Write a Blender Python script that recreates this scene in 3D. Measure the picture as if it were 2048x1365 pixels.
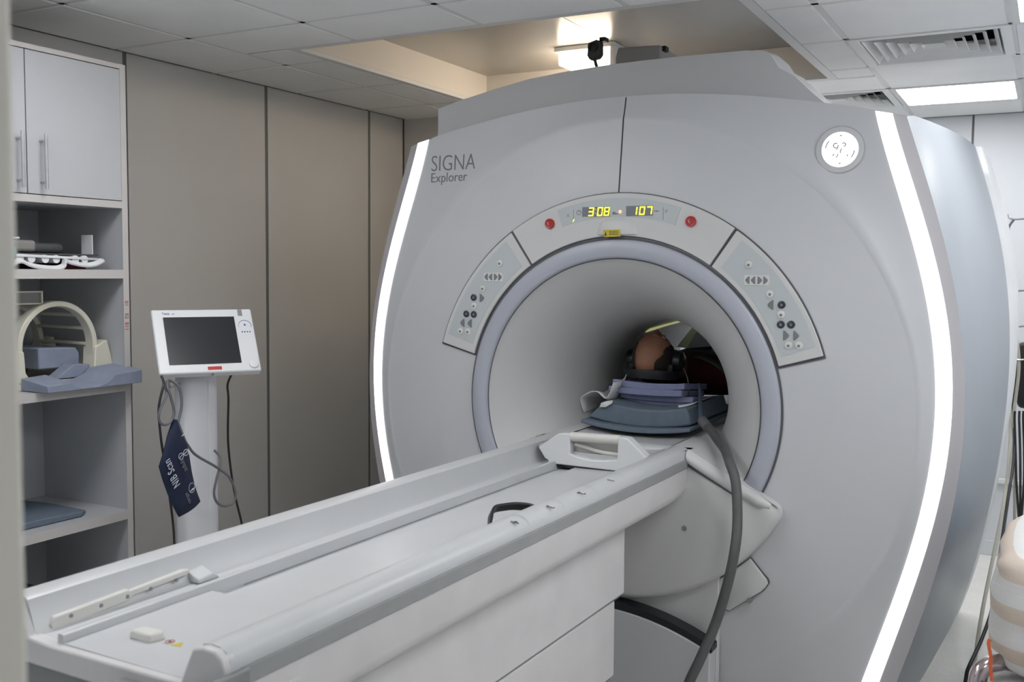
import bpy, bmesh, math, random
import numpy as np
from mathutils import Matrix, Vector

for o in list(bpy.data.objects):
    bpy.data.objects.remove(o, do_unlink=True)
random.seed(4)
SC = bpy.context.scene
COL = SC.collection
PI = math.pi

# ------------------------------------------------------------------ camera
CAM = Vector((3.628, -3.054, 1.680))
YAW, PITCH, ROLL = 0.4945, -0.0707, 0.0089
cam = bpy.data.cameras.new('camera')
camo = bpy.data.objects.new('camera', cam)
COL.objects.link(camo)
_r = Vector((math.cos(YAW), math.sin(YAW), 0))
_f = Vector((-math.sin(YAW) * math.cos(PITCH), math.cos(YAW) * math.cos(PITCH), math.sin(PITCH)))
_u = _r.cross(_f)
_R = _r * math.cos(ROLL) + _u * math.sin(ROLL)
_U = -_r * math.sin(ROLL) + _u * math.cos(ROLL)
camo.matrix_world = Matrix(((_R.x, _U.x, -_f.x, CAM.x), (_R.y, _U.y, -_f.y, CAM.y), (_R.z, _U.z, -_f.z, CAM.z), (0, 0, 0, 1)))
cam.sensor_width = 36.0
cam.lens = 36.0 * 1996.87 / 2048
cam.clip_start = 0.02
cam.dof.use_dof = True
cam.dof.focus_distance = 3.7
cam.dof.aperture_fstop = 5.0
SC.camera = camo

# ------------------------------------------------------------------ world, light levels, exposure
w = bpy.data.worlds.new('world')
SC.world = w
w.use_nodes = True
w.node_tree.nodes['Background'].inputs[0].default_value = (0.80, 0.86, 0.90, 1)
w.node_tree.nodes['Background'].inputs[1].default_value = 0.15
PANEL_L = 10.0          # white ceiling panels
STRIP_L = 2.2          # light strips on the scanner face
WARM_L = 15.0          # warm lamp in the ceiling recess
SC.view_settings.view_transform = 'Standard'
SC.view_settings.look = 'None'
SC.view_settings.gamma = 1.0
SC.view_settings.use_curve_mapping = False
SC.view_settings.exposure = 0.50

# ------------------------------------------------------------------ materials
MATS = {}
def mat(name, col, rough=0.5, metal=0.0, nscale=0, namt=0.06, bump=0.0, bscale=200, emit=None, estr=0, coat=0.0, spec=0.5, speck=None):
    if name in MATS: return MATS[name]
    m = bpy.data.materials.new(name); m.use_nodes = True
    nt = m.node_tree; b = nt.nodes['Principled BSDF']
    c = (*col, 1)
    b.inputs['Base Color'].default_value = c
    b.inputs['Roughness'].default_value = rough
    b.inputs['Metallic'].default_value = metal
    b.inputs['Coat Weight'].default_value = coat
    b.inputs['Specular IOR Level'].default_value = spec
    tc = nt.nodes.new('ShaderNodeTexCoord')
    if nscale:
        n = nt.nodes.new('ShaderNodeTexNoise'); n.inputs['Scale'].default_value = nscale; n.inputs['Detail'].default_value = 5
        nt.links.new(tc.outputs['Object'], n.inputs['Vector'])
        r = nt.nodes.new('ShaderNodeValToRGB')
        k = 1 - namt
        r.color_ramp.elements[0].position = 0.3; r.color_ramp.elements[1].position = 0.7
        r.color_ramp.elements[0].color = (col[0] * k, col[1] * k, col[2] * k, 1)
        kk = 1 + namt * 0.5
        r.color_ramp.elements[1].color = (min(1, col[0] * kk), min(1, col[1] * kk), min(1, col[2] * kk), 1)
        nt.links.new(n.outputs['Fac'], r.inputs['Fac'])
        out = r.outputs['Color']
        if speck:
            v = nt.nodes.new('ShaderNodeTexVoronoi'); v.inputs['Scale'].default_value = speck[0]
            nt.links.new(tc.outputs['Object'], v.inputs['Vector'])
            r2 = nt.nodes.new('ShaderNodeValToRGB')
            r2.color_ramp.elements[0].position = 0.15; r2.color_ramp.elements[1].position = 0.35
            r2.color_ramp.elements[0].color = (*speck[1], 1); r2.color_ramp.elements[1].color = (1, 1, 1, 1)
            nt.links.new(v.outputs['Distance'], r2.inputs['Fac'])
            mx = nt.nodes.new('ShaderNodeMixRGB'); mx.blend_type = 'MULTIPLY'; mx.inputs[0].default_value = 1
            nt.links.new(out, mx.inputs[1]); nt.links.new(r2.outputs['Color'], mx.inputs[2])
            out = mx.outputs['Color']
        nt.links.new(out, b.inputs['Base Color'])
    if bump:
        n2 = nt.nodes.new('ShaderNodeTexNoise'); n2.inputs['Scale'].default_value = bscale; n2.inputs['Detail'].default_value = 3
        nt.links.new(tc.outputs['Object'], n2.inputs['Vector'])
        bp = nt.nodes.new('ShaderNodeBump'); bp.inputs['Strength'].default_value = bump; bp.inputs['Distance'].default_value = 0.003
        nt.links.new(n2.outputs['Fac'], bp.inputs['Height']); nt.links.new(bp.outputs['Normal'], b.inputs['Normal'])
    if emit:
        b.inputs['Emission Color'].default_value = (*emit, 1); b.inputs['Emission Strength'].default_value = estr
    MATS[name] = m
    return m

M_FACE = mat('scanner_face_grey', (0.55, 0.56, 0.58), 0.42, nscale=3, namt=0.02)
M_BEZEL = mat('scanner_bezel_grey', (0.44, 0.43, 0.45), 0.4, nscale=3, namt=0.02)
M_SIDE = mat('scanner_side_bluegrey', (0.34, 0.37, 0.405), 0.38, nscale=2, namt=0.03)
M_CAP = mat('scanner_cap_grey', (0.55, 0.55, 0.56), 0.45, nscale=3, namt=0.02)
M_RING = mat('bore_ring_lilac_grey', (0.42, 0.44, 0.50), 0.4, nscale=4, namt=0.02)
M_BORE = mat('bore_white', (0.58, 0.58, 0.575), 0.35, nscale=3, namt=0.02)
M_CTRL = mat('control_housing_grey', (0.60, 0.60, 0.595), 0.42, nscale=4, namt=0.02)
M_MEMB = mat('control_membrane', (0.50, 0.54, 0.55), 0.35, nscale=6, namt=0.02)
M_GAP = mat('dark_gap_rubber', (0.10, 0.10, 0.11), 0.7)
M_DARK = mat('black_plastic', (0.012, 0.013, 0.016), 0.35, nscale=30, namt=0.1)
M_GREY = mat('grey_plastic', (0.24, 0.25, 0.25), 0.5, nscale=20, namt=0.05)
M_STRIPGREY = mat('grey_edge_rail', (0.30, 0.31, 0.31), 0.4, nscale=15, namt=0.05)
M_TABLE = mat('table_white', (0.55, 0.56, 0.57), 0.32, nscale=6, namt=0.03)
M_TSIDE = mat('table_side_white', (0.62, 0.61, 0.61), 0.45, nscale=9, namt=0.05)
M_CREAM = mat('cream_plastic', (0.62, 0.60, 0.50), 0.4, nscale=8, namt=0.04)
M_HANDLE = mat('warm_white_plastic', (0.68, 0.67, 0.63), 0.4, nscale=10, namt=0.03)
M_LED = mat('white_led_diffuser', (0.9, 0.9, 0.9), 0.5, emit=(1.0, 0.97, 1.0), estr=STRIP_L)
M_LOGO = mat('lit_badge', (0.9, 0.9, 0.9), 0.5, emit=(1.0, 0.99, 1.0), estr=0.72)
M_PANEL = mat('ceiling_light_diffuser', (0.9, 0.9, 0.9), 0.5, emit=(0.985, 0.985, 1.0), estr=PANEL_L)
M_WARM = mat('warm_lamp_glass', (0.9, 0.8, 0.7), 0.5, emit=(1.0, 0.82, 0.62), estr=WARM_L)
M_DIGIT = mat('yellow_led_digit', (0.8, 0.8, 0.1), 0.5, emit=(1.0, 0.95, 0.03), estr=0.95)
M_BLIGHT = mat('yellow_green_bore_light', (0.5, 0.5, 0.3), 0.5, emit=(0.80, 0.82, 0.36), estr=0.26)
M_AMBER = mat('amber_led', (0.8, 0.5, 0.3), 0.5, emit=(1.0, 0.45, 0.2), estr=0.7)
M_LCD = mat('display_window_grey', (0.20, 0.21, 0.24), 0.3, nscale=400, namt=0.3)
M_RED = mat('red_button', (0.48, 0.03, 0.03), 0.35, nscale=30, namt=0.1)
M_REDT = mat('dark_red_print', (0.40, 0.06, 0.06), 0.5)
M_YEL = mat('yellow_label', (0.62, 0.50, 0.02), 0.5, nscale=80, namt=0.2)
M_INK = mat('dark_ink', (0.05, 0.05, 0.055), 0.6)
M_INKG = mat('grey_ink', (0.17, 0.175, 0.185), 0.6)
M_INKL = mat('pale_grey_ink', (0.42, 0.42, 0.46), 0.6)
M_BTN = mat('navy_button', (0.035, 0.04, 0.055), 0.3)
M_BTNW = mat('white_button', (0.66, 0.66, 0.64), 0.35)
M_BTNG = mat('grey_button', (0.19, 0.20, 0.21), 0.4)
M_WALL = mat('left_wall_panel_grey', (0.57, 0.56, 0.54), 0.5, nscale=2, namt=0.03)
M_WALLW = mat('white_wall_panel', (0.62, 0.645, 0.67), 0.5, nscale=2, namt=0.02)
M_JOINT = mat('dark_panel_joint', (0.15, 0.155, 0.15), 0.6)
M_TILE = mat('ceiling_tile_white', (0.84, 0.85, 0.85), 0.9, nscale=4, namt=0.03, bump=0.25, bscale=260)
M_TEE = mat('ceiling_grid_grey', (0.68, 0.69, 0.69), 0.5)
M_TEED = mat('ceiling_grid_edge', (0.33, 0.33, 0.34), 0.5)
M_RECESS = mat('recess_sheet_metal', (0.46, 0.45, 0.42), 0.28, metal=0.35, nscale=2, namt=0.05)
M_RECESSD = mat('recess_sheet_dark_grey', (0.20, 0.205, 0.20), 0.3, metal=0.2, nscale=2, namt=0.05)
M_RECW = mat('recess_wall_cream', (0.74, 0.70, 0.64), 0.6, nscale=2, namt=0.03)
M_FLOOR = mat('speckled_vinyl_floor', (0.74, 0.73, 0.69), 0.55, nscale=5, namt=0.06, speck=(160, (0.7, 0.7, 0.68)))
M_CAB = mat('cabinet_white_laminate', (0.46, 0.47, 0.49), 0.42, nscale=4, namt=0.02)
M_EDGE = mat('cabinet_edge_band', (0.52, 0.50, 0.485), 0.5, nscale=6, namt=0.03)
M_CHROME = mat('brushed_steel', (0.50, 0.50, 0.53), 0.28, metal=0.9, nscale=40, namt=0.08)
M_FOAMB = mat('blue_grey_foam', (0.135, 0.175, 0.225), 0.75, nscale=30, namt=0.10, bump=0.15, bscale=500)
M_FOAML = mat('lavender_foam', (0.24, 0.26, 0.41), 0.8, nscale=30, namt=0.08, bump=0.15, bscale=500)
M_FOAMC = mat('steel_blue_foam', (0.23, 0.26, 0.34), 0.8, nscale=25, namt=0.10, bump=0.15, bscale=500)
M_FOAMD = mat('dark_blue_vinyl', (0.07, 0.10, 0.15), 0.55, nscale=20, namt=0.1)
M_SCREEN = mat('dark_screen', (0.022, 0.023, 0.028), 0.25, nscale=3, namt=0.08)
M_MON = mat('monitor_white', (0.72, 0.73, 0.74), 0.35, nscale=5, namt=0.02)
M_POST = mat('stand_white', (0.66, 0.67, 0.70), 0.4, nscale=5, namt=0.03)
M_NAVY = mat('navy_cuff_fabric', (0.007, 0.015, 0.048), 0.7, nscale=60, namt=0.15)
M_WPRINT = mat('white_print', (0.55, 0.58, 0.66), 0.7)
M_BPRINT = mat('blue_print', (0.06, 0.09, 0.35), 0.6)
M_CABLE = mat('grey_cable', (0.13, 0.135, 0.15), 0.5)
M_CABLEB = mat('black_cable', (0.02, 0.02, 0.022), 0.5)
M_BEIGE = mat('beige_cable', (0.42, 0.41, 0.34), 0.5)
M_HOSE = mat('dark_grey_hose', (0.085, 0.085, 0.085), 0.5, nscale=30, namt=0.1)
M_CLOTH = mat('white_cotton', (0.72, 0.72, 0.71), 0.9, nscale=14, namt=0.06, bump=0.2, bscale=300)
M_SKIN = mat('skin', (0.40, 0.19, 0.115), 0.55, nscale=25, namt=0.12)
M_HAIR = mat('short_dark_hair', (0.035, 0.026, 0.02), 0.8, nscale=120, namt=0.4)
M_SHIRT = mat('maroon_shirt', (0.09, 0.012, 0.016), 0.85, nscale=30, namt=0.15)
M_TROUS = mat('dark_trousers', (0.03, 0.032, 0.04), 0.85, nscale=30, namt=0.15)
M_OLIVE = mat('olive_cloth', (0.10, 0.11, 0.07), 0.9, nscale=20, namt=0.15)
M_TEAL = mat('teal_plastic', (0.10, 0.40, 0.42), 0.4, nscale=12, namt=0.08)
M_COILG = mat('coil_pad_grey', (0.22, 0.21, 0.20), 0.6, nscale=12, namt=0.08)
M_COILD = mat('coil_pad_charcoal', (0.06, 0.065, 0.065), 0.6, nscale=12, namt=0.1)
M_ORANGE = mat('orange_strap', (0.70, 0.13, 0.04), 0.6)
M_ROSE = mat('polished_tube', (0.62, 0.53, 0.53), 0.15, metal=1.0)
M_PALE = mat('pale_line_print', (0.50, 0.51, 0.52), 0.5)
M_LABELW = mat('paper_label', (0.66, 0.66, 0.64), 0.6)
M_BROWN = mat('wood_rail', (0.42, 0.42, 0.10), 0.5, nscale=14, namt=0.1)
M_BACKDARK = mat('duct_dark', (0.05, 0.055, 0.06), 0.8)
M_WHITEP = mat('white_plastic', (0.72, 0.73, 0.74), 0.35, nscale=6, namt=0.03)
M_JAMB = mat('door_jamb_cream', (0.60, 0.58, 0.52), 0.5, nscale=4, namt=0.03)

def stripe_mat():
    m = bpy.data.materials.new('striped_blanket'); m.use_nodes = True
    nt = m.node_tree; b = nt.nodes['Principled BSDF']; b.inputs['Roughness'].default_value = 0.95
    tc = nt.nodes.new('ShaderNodeTexCoord'); sp = nt.nodes.new('ShaderNodeSeparateXYZ')
    nt.links.new(tc.outputs['UV'], sp.inputs[0])
    r = nt.nodes.new('ShaderNodeValToRGB'); r.color_ramp.interpolation = 'CONSTANT'
    W = (0.66, 0.66, 0.65, 1); B = (0.58, 0.50, 0.43, 1)
    # v = height 0.56 .. 0.98 m up the folded pile
    els = [(0, W), (0.30, B), (0.41, W), (0.552, B), (0.650, W), (0.776, B), (0.893, W)]
    r.color_ramp.elements[0].position = 0; r.color_ramp.elements[0].color = W
    r.color_ramp.elements[1].position = els[1][0]; r.color_ramp.elements[1].color = els[1][1]
    for p, c in els[2:]:
        e = r.color_ramp.elements.new(p); e.color = c
    nt.links.new(sp.outputs[1], r.inputs['Fac']); nt.links.new(r.outputs['Color'], b.inputs['Base Color'])
    wv = nt.nodes.new('ShaderNodeTexWave'); wv.inputs['Scale'].default_value = 60; wv.bands_direction = 'DIAGONAL'
    nt.links.new(tc.outputs['UV'], wv.inputs['Vector'])
    bp = nt.nodes.new('ShaderNodeBump'); bp.inputs['Strength'].default_value = 0.35; bp.inputs['Distance'].default_value = 0.004
    nt.links.new(wv.outputs['Fac'], bp.inputs['Height']); nt.links.new(bp.outputs['Normal'], b.inputs['Normal'])
    return m
M_STRIPE = stripe_mat()

# ------------------------------------------------------------------ mesh helpers
MW = {}
class MB:
    def __init__(s): s.v = []; s.f = []
    def add(s, vs, fs):
        n = len(s.v); s.v += [tuple(v) for v in vs]; s.f += [tuple(i + n for i in f) for f in fs]; return s
    def box(s, x0, x1, y0, y1, z0, z1):
        return s.add([(x0, y0, z0), (x1, y0, z0), (x1, y1, z0), (x0, y1, z0), (x0, y0, z1), (x1, y0, z1), (x1, y1, z1), (x0, y1, z1)],
                     [(0, 3, 2, 1), (4, 5, 6, 7), (0, 1, 5, 4), (1, 2, 6, 5), (2, 3, 7, 6), (3, 0, 4, 7)])
    def prism(s, poly, a0, a1, axis='y'):
        # poly: 2D points; axis y -> (x,z); x -> (y,z); z -> (x,y)
        def P(p, a): return {'y': (p[0], a, p[1]), 'x': (a, p[0], p[1]), 'z': (p[0], p[1], a)}[axis]
        n = len(poly)
        vs = [P(p, a0) for p in poly] + [P(p, a1) for p in poly]
        fs = [tuple(range(n)), tuple(range(2 * n - 1, n - 1, -1))] + [(i, i + n, (i + 1) % n + n, (i + 1) % n) for i in range(n)]
        return s.add(vs, fs)
    def loft(s, rings, closed=True, cap=True):
        n = len(rings[0]); vs = [p for r in rings for p in r]; fs = []
        for k in range(len(rings) - 1):
            for i in range(n if closed else n - 1):
                j = (i + 1) % n
                fs.append((k * n + i, k * n + j, (k + 1) * n + j, (k + 1) * n + i))
        if cap and closed:
            fs.append(tuple(range(n - 1, -1, -1))); m = (len(rings) - 1) * n; fs.append(tuple(range(m, m + n)))
        return s.add(vs, fs)
    def tube(s, pts, r, n=10, smooth=True):
        P = [Vector(p) for p in pts]
        if smooth and len(P) > 2: P = spline(P)
        rings = []; up = Vector((0.13, 0.31, 0.94)).normalized()
        for i, p in enumerate(P):
            d = (P[min(i + 1, len(P) - 1)] - P[max(i - 1, 0)]).normalized()
            a = d.cross(up)
            if a.length < 1e-3: a = d.cross(Vector((1, 0, 0)))
            a.normalize(); up = a.cross(d).normalized()
            rr = r(i / (len(P) - 1)) if callable(r) else r
            rings.append([tuple(p + a * (rr * math.cos(t)) + up * (rr * math.sin(t))) for t in (2 * PI * k / n for k in range(n))])
        return s.loft(rings)
    def cyl(s, c, d, r, h, n=20):
        c = Vector(c); d = Vector(d).normalized()
        return s.tube([c, c + d * h], r, n, False)
    def disc_rim(s, c, d, prof, n=28):
        # lathe of (r,h) profile about axis d at c
        c = Vector(c); d = Vector(d).normalized(); a = d.orthogonal().normalized(); b = d.cross(a)
        rings = [[tuple(c + d * h + (a * math.cos(t) + b * math.sin(t)) * r) for t in (2 * PI * k / n for k in range(n))] for r, h in prof]
        return s.loft(rings)

def spline(P, sub=6):
    out = []
    for i in range(len(P) - 1):
        p0 = P[max(i - 1, 0)]; p1 = P[i]; p2 = P[i + 1]; p3 = P[min(i + 2, len(P) - 1)]
        for k in range(sub):
            t = k / sub
            out.append(0.5 * ((2 * p1) + (p2 - p0) * t + (2 * p0 - 5 * p1 + 4 * p2 - p3) * t * t + (3 * p1 - p0 - 3 * p2 + p3) * t ** 3))
    out.append(P[-1])
    return out

def props(o, label=None, cat=None, group=None, kind=None):
    if label: o['label'] = label
    if cat: o['category'] = cat
    if group: o['group'] = group
    if kind: o['kind'] = kind
    return o

def thing(name, label, cat, loc=(0, 0, 0), rotz=0.0, group=None, kind=None, M=None):
    o = bpy.data.objects.new(name, None); COL.objects.link(o)
    o.empty_display_size = 0.1
    m = M if M is not None else Matrix.Translation(loc) @ Matrix.Rotation(rotz, 4, 'Z')
    o.matrix_world = m; MW[o.name] = m.copy()
    return props(o, label, cat, group, kind)

def obj(name, mb, m, parent=None, local=False, bevel=0.0, seg=2, smooth=True, angle=35, solid=None, label=None, subsurf=0):
    me = bpy.data.meshes.new(name)
    vs = mb.v
    pm = MW[parent.name] if parent is not None else Matrix.Identity(4)
    origin = None
    if parent is not None and not local:
        inv = pm.inverted(); vs = [tuple(inv @ Vector(v)) for v in vs]
    elif parent is None:
        lo = Vector([min(v[i] for v in vs) for i in range(3)]); hi = Vector([max(v[i] for v in vs) for i in range(3)])
        origin = Vector(((lo.x + hi.x) / 2, (lo.y + hi.y) / 2, lo.z))
        vs = [tuple(Vector(v) - origin) for v in vs]
    me.from_pydata(vs, [], mb.f)
    bm = bmesh.new(); bm.from_mesh(me)
    bmesh.ops.remove_doubles(bm, verts=bm.verts, dist=1e-6)
    bmesh.ops.recalc_face_normals(bm, faces=bm.faces)
    bm.to_mesh(me); bm.free()
    me.materials.append(m)
    if smooth:
        me.polygons.foreach_set('use_smooth', [True] * len(me.polygons))
        me.set_sharp_from_angle(angle=math.radians(angle))
    o = bpy.data.objects.new(name, me); COL.objects.link(o)
    if parent is not None:
        o.parent = parent; MW[o.name] = pm.copy()
    else:
        o.location = origin; MW[o.name] = Matrix.Translation(origin)
    if solid is not None:
        md = o.modifiers.new('solid', 'SOLIDIFY'); md.thickness = solid; md.offset = -1
    if bevel:
        md = o.modifiers.new('bevel', 'BEVEL'); md.width = bevel; md.segments = seg; md.limit_method = 'ANGLE'; md.angle_limit = math.radians(40)
        md.harden_normals = False
    if subsurf:
        md = o.modifiers.new('sub', 'SUBSURF'); md.levels = subsurf; md.render_levels = subsurf
    if label: o['label'] = label
    return o

def struct(name, mb, m, parent=None, **k):
    o = obj(name, mb, m, parent, **k)
    if parent is None: o['kind'] = 'structure'
    return o

def text(name, s, size, M, m, parent, ext=0.0006, align='LEFT', sx=1.0, shear=0.0, off=0.0, spacing=1.0):
    cu = bpy.data.curves.new('t', 'FONT'); cu.body = s; cu.size = size; cu.extrude = ext; cu.align_x = align
    cu.shear = shear; cu.offset = off; cu.space_character = spacing; cu.resolution_u = 4
    t = bpy.data.objects.new('t', cu); COL.objects.link(t)
    dg = bpy.context.evaluated_depsgraph_get(); dg.update()
    me = bpy.data.meshes.new_from_object(t.evaluated_get(dg))
    bpy.data.objects.remove(t, do_unlink=True)
    T = (MW[parent.name].inverted() if parent is not None else Matrix.Identity(4)) @ M @ Matrix.Diagonal((sx, 1, 1, 1))
    me.transform(T); me.name = name
    me.materials.clear(); me.materials.append(m)
    o = bpy.data.objects.new(name, me); COL.objects.link(o)
    if parent is not None:
        o.parent = parent; MW[o.name] = MW[parent.name].copy()
    return o

def frame(o, x, y):
    x = Vector(x).normalized(); y = Vector(y).normalized(); z = x.cross(y)
    return Matrix(((x.x, y.x, z.x, o[0]), (x.y, y.y, z.y, o[1]), (x.z, y.z, z.z, o[2]), (0, 0, 0, 1)))

# ================================================================== THE ROOM
H = 2.62
RX, RY0, RY1 = 4.8, -2.6, 3.5
struct('floor', MB().box(-0.12, RX + 0.1, -4.3, RY1 + 0.1, -0.06, 0), M_FLOOR, smooth=False)
# left wall: one backing plus separate panels with dark joints between them
wl = struct('wall_left', MB().box(-0.10, -0.004, RY0, 3.6, 0, 2.85), M_JOINT, smooth=False)
ys = [RY0, -1.74, -0.84, 0.062, 0.962, 1.853, 2.214]
for a, b in zip(ys[:-1], ys[1:]):
    obj('wall_panel', MB().box(-0.004, 0, a + 0.011, b - 0.011, 0.0, H), M_WALL, wl, bevel=0.001, seg=1, smooth=False)
wc = struct('wall_corner', MB().box(0.0, 0.9, 2.226, 3.6, 0, 2.85), M_JOINT, smooth=False)
obj('wall_panel', MB().box(0.004, 0.9, 2.214, 2.226, 0, H), M_WALL, wc, smooth=False)
obj('wall_panel', MB().box(0.9, 0.912, 2.214, RY1, 0, H), M_WALL, wc, smooth=False)
wb = struct('wall_back', MB().box(0.9, RX + 0.1, RY1 + 0.012, RY1 + 0.1, 0, 2.85), M_JOINT, smooth=False)
xs = [0.92, 1.38, 2.28, 3.18, 4.08, RX]
for a, b in zip(xs[:-1], xs[1:]):
    obj('wall_panel', MB().box(a + 0.006, b - 0.006, RY1, RY1 + 0.012, 0, H), M_WALLW, wb, bevel=0.002, seg=1, smooth=False)
wr = struct('wall_right', MB().box(RX + 0.012, RX + 0.1, -4.3, RY1 + 0.1, 0, 2.85), M_JOINT, smooth=False)
ys = [-4.3, -3.4, -2.5, -1.6, -0.7, 0.2, 1.1, 2.0, 2.9, RY1]
for a, b in zip(ys[:-1], ys[1:]):
    obj('wall_panel', MB().box(RX, RX + 0.012, a + 0.006, b - 0.006, 0, H), M_WALLW, wr, smooth=False)
wn = MB().box(-0.1, 2.935, RY0 - 0.14, RY0, 0, 2.85); wn.box(4.30, RX, RY0 - 0.14, RY0, 0, 2.85); wn.box(2.935, 4.30, RY0 - 0.14, RY0, 2.25, 2.85)
struct('wall_near', wn, M_WALLW, smooth=False)
struct('wall_hall', MB().box(-0.1, RX + 0.1, -4.4, -4.3, 0, 2.85), M_WALLW, smooth=False)
struct('trim_1', MB().box(2.90, 2.974, RY0 - 0.155, RY0 + 0.012, 0, 2.26), M_JAMB, bevel=0.006)
struct('trim_2', MB().box(4.262, 4.336, RY0 - 0.155, RY0 + 0.012, 0, 2.26), M_JAMB, bevel=0.006)
struct('trim_3', MB().box(2.974, 4.262, RY0 - 0.155, RY0 + 0.012, 2.21, 2.28), M_JAMB, bevel=0.006)
struct('baseboard_left', MB().box(0, 0.012, -0.37, 2.2, 0, 0.09), M_WALL, bevel=0.003)
bb = MB().box(0.93, RX, RY1 - 0.012, RY1, 0, 0.09)
struct('baseboard_back', bb, M_WALLW, bevel=0.003)

# ceiling: backing slab, tiles between tees, recess above the scanner
ceil = thing('ceiling', None, None, (0, 0, H), kind='structure')
RCX0, RCX1, RCY0, RCY1, RCZ = 0.727, 2.633, 0.365, 1.992, 2.79
gx = [0.0, 0.455, 1.055, 1.655, 2.255, 2.855, 3.455, 4.055, 4.655, RX]
gy = [-4.3, -3.6, -3.0, -2.4, -1.8, -1.2, -0.6, 0.0, 0.6, 1.2, 1.8, 2.4, 3.0, RY1]
LIGHTS = [(2.855, 2.4), (3.455, 0.6), (3.455, -1.2), (1.055, -1.2), (4.055, -3.0), (4.055, 1.8), (4.055, -0.6), (1.055, -2.4), (1.655, 2.4)]  # some of these panels are added out of view for brightness
VENTS = [(2.855, 1.2), (2.255, 2.4)]
cut = (RCX0 - 0.03, RCX1 + 0.03, RCY0 - 0.03, RCY1 + 0.03)
def subtract(r, c):
    x0, x1, y0, y1 = r; a0, a1, b0, b1 = c
    if a0 >= x1 or a1 <= x0 or b0 >= y1 or b1 <= y0: return [r]
    out = []
    if b0 > y0: out.append((x0, x1, y0, b0))
    if b1 < y1: out.append((x0, x1, b1, y1))
    m0, m1 = max(y0, b0), min(y1, b1)
    if a0 > x0: out.append((x0, a0, m0, m1))
    if a1 < x1: out.append((a1, x1, m0, m1))
    return out
tile_mesh = {}
def tile(x0, x1, y0, y1):
    g = 0.012
    x0 += g; x1 -= g; y0 += g; y1 -= g
    if x1 - x0 < 0.02 or y1 - y0 < 0.02: return
    key = (round(x1 - x0, 3), round(y1 - y0, 3))
    c = Vector(((x0 + x1) / 2, (y0 + y1) / 2, H))
    if key in tile_mesh:
        o = tile_mesh[key].copy(); COL.objects.link(o); o.parent = ceil; o.location = c - Vector((0, 0, H))
    else:
        hx, hy = key[0] / 2, key[1] / 2
        mb = MB().loft([[(-hx, -hy, .022), (hx, -hy, .022), (hx, hy, .022), (-hx, hy, .022)],
                        [(-hx, -hy, .004), (hx, -hy, .004), (hx, hy, .004), (-hx, hy, .004)],
                        [(-hx + .004, -hy + .004, 0), (hx - .004, -hy + .004, 0), (hx - .004, hy - .004, 0), (-hx + .004, hy - .004, 0)]])
        o = obj('ceiling_tile', mb, M_TILE, ceil, local=True, smooth=False)
        o.location = c - Vector((0, 0, H)); tile_mesh[key] = o
for i in range(len(gx) - 1):
    for j in range(len(gy) - 1):
        if (gx[i], gy[j]) in LIGHTS or (gx[i], gy[j]) in VENTS: continue
        for r in subtract((gx[i], gx[i + 1], gy[j], gy[j + 1]), cut): tile(*r)
def tee(x0, x1, y0, y1):
    for r in subtract((x0, x1, y0, y1), cut):
        obj('ceiling_tee', MB().box(r[0], r[1], r[2], r[3], H + 0.003, H + 0.02), M_TEE, ceil, smooth=False)
for x in gx[1:-1]: tee(x - 0.012, x + 0.012, gy[0], gy[-1])
for y in gy[1:-1]: tee(0, RX, y - 0.0118, y + 0.0118)
obj('ceiling_backing', MB().box(-0.1, RX + 0.1, -4.4, RY1 + 0.1, 2.92, 2.98), M_BACKDARK, ceil, smooth=False)
tr = MB()
for (a, b, c, d) in ((cut[0] - .0115, RCX0, cut[2] - .0115, cut[3] + .0115), (RCX1, cut[1] + .0115, cut[2] - .0115, cut[3] + .0115), (RCX0, RCX1, cut[2] - .0115, RCY0), (RCX0, RCX1, RCY1, cut[3] + .0115)):
    tr.box(a, b, c, d, H + 0.001, H + 0.02)
obj('recess_trim', tr, M_TEE, ceil, smooth=False)
for (a, b, c, d, m) in ((RCX0 - 0.02, RCX0, RCY0, RCY1, M_RECW), (RCX1, RCX1 + 0.02, RCY0, RCY1, M_RECW),
                     (RCX0 - .02, RCX1 + .02, RCY0 - 0.02, RCY0, M_RECW), (RCX0 - .02, RCX1 + .02, RCY1, RCY1 + 0.02, M_RECW)):
    obj('recess_side', MB().box(a, b, c, d, H + 0.0205, RCZ), m, ceil, smooth=False)
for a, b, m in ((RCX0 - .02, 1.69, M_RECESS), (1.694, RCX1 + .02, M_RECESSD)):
    obj('recess_top_sheet', MB().box(a, b, RCY0 - .02, RCY1 + .02, RCZ, RCZ + 0.02), m, ceil, smooth=False)

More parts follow.
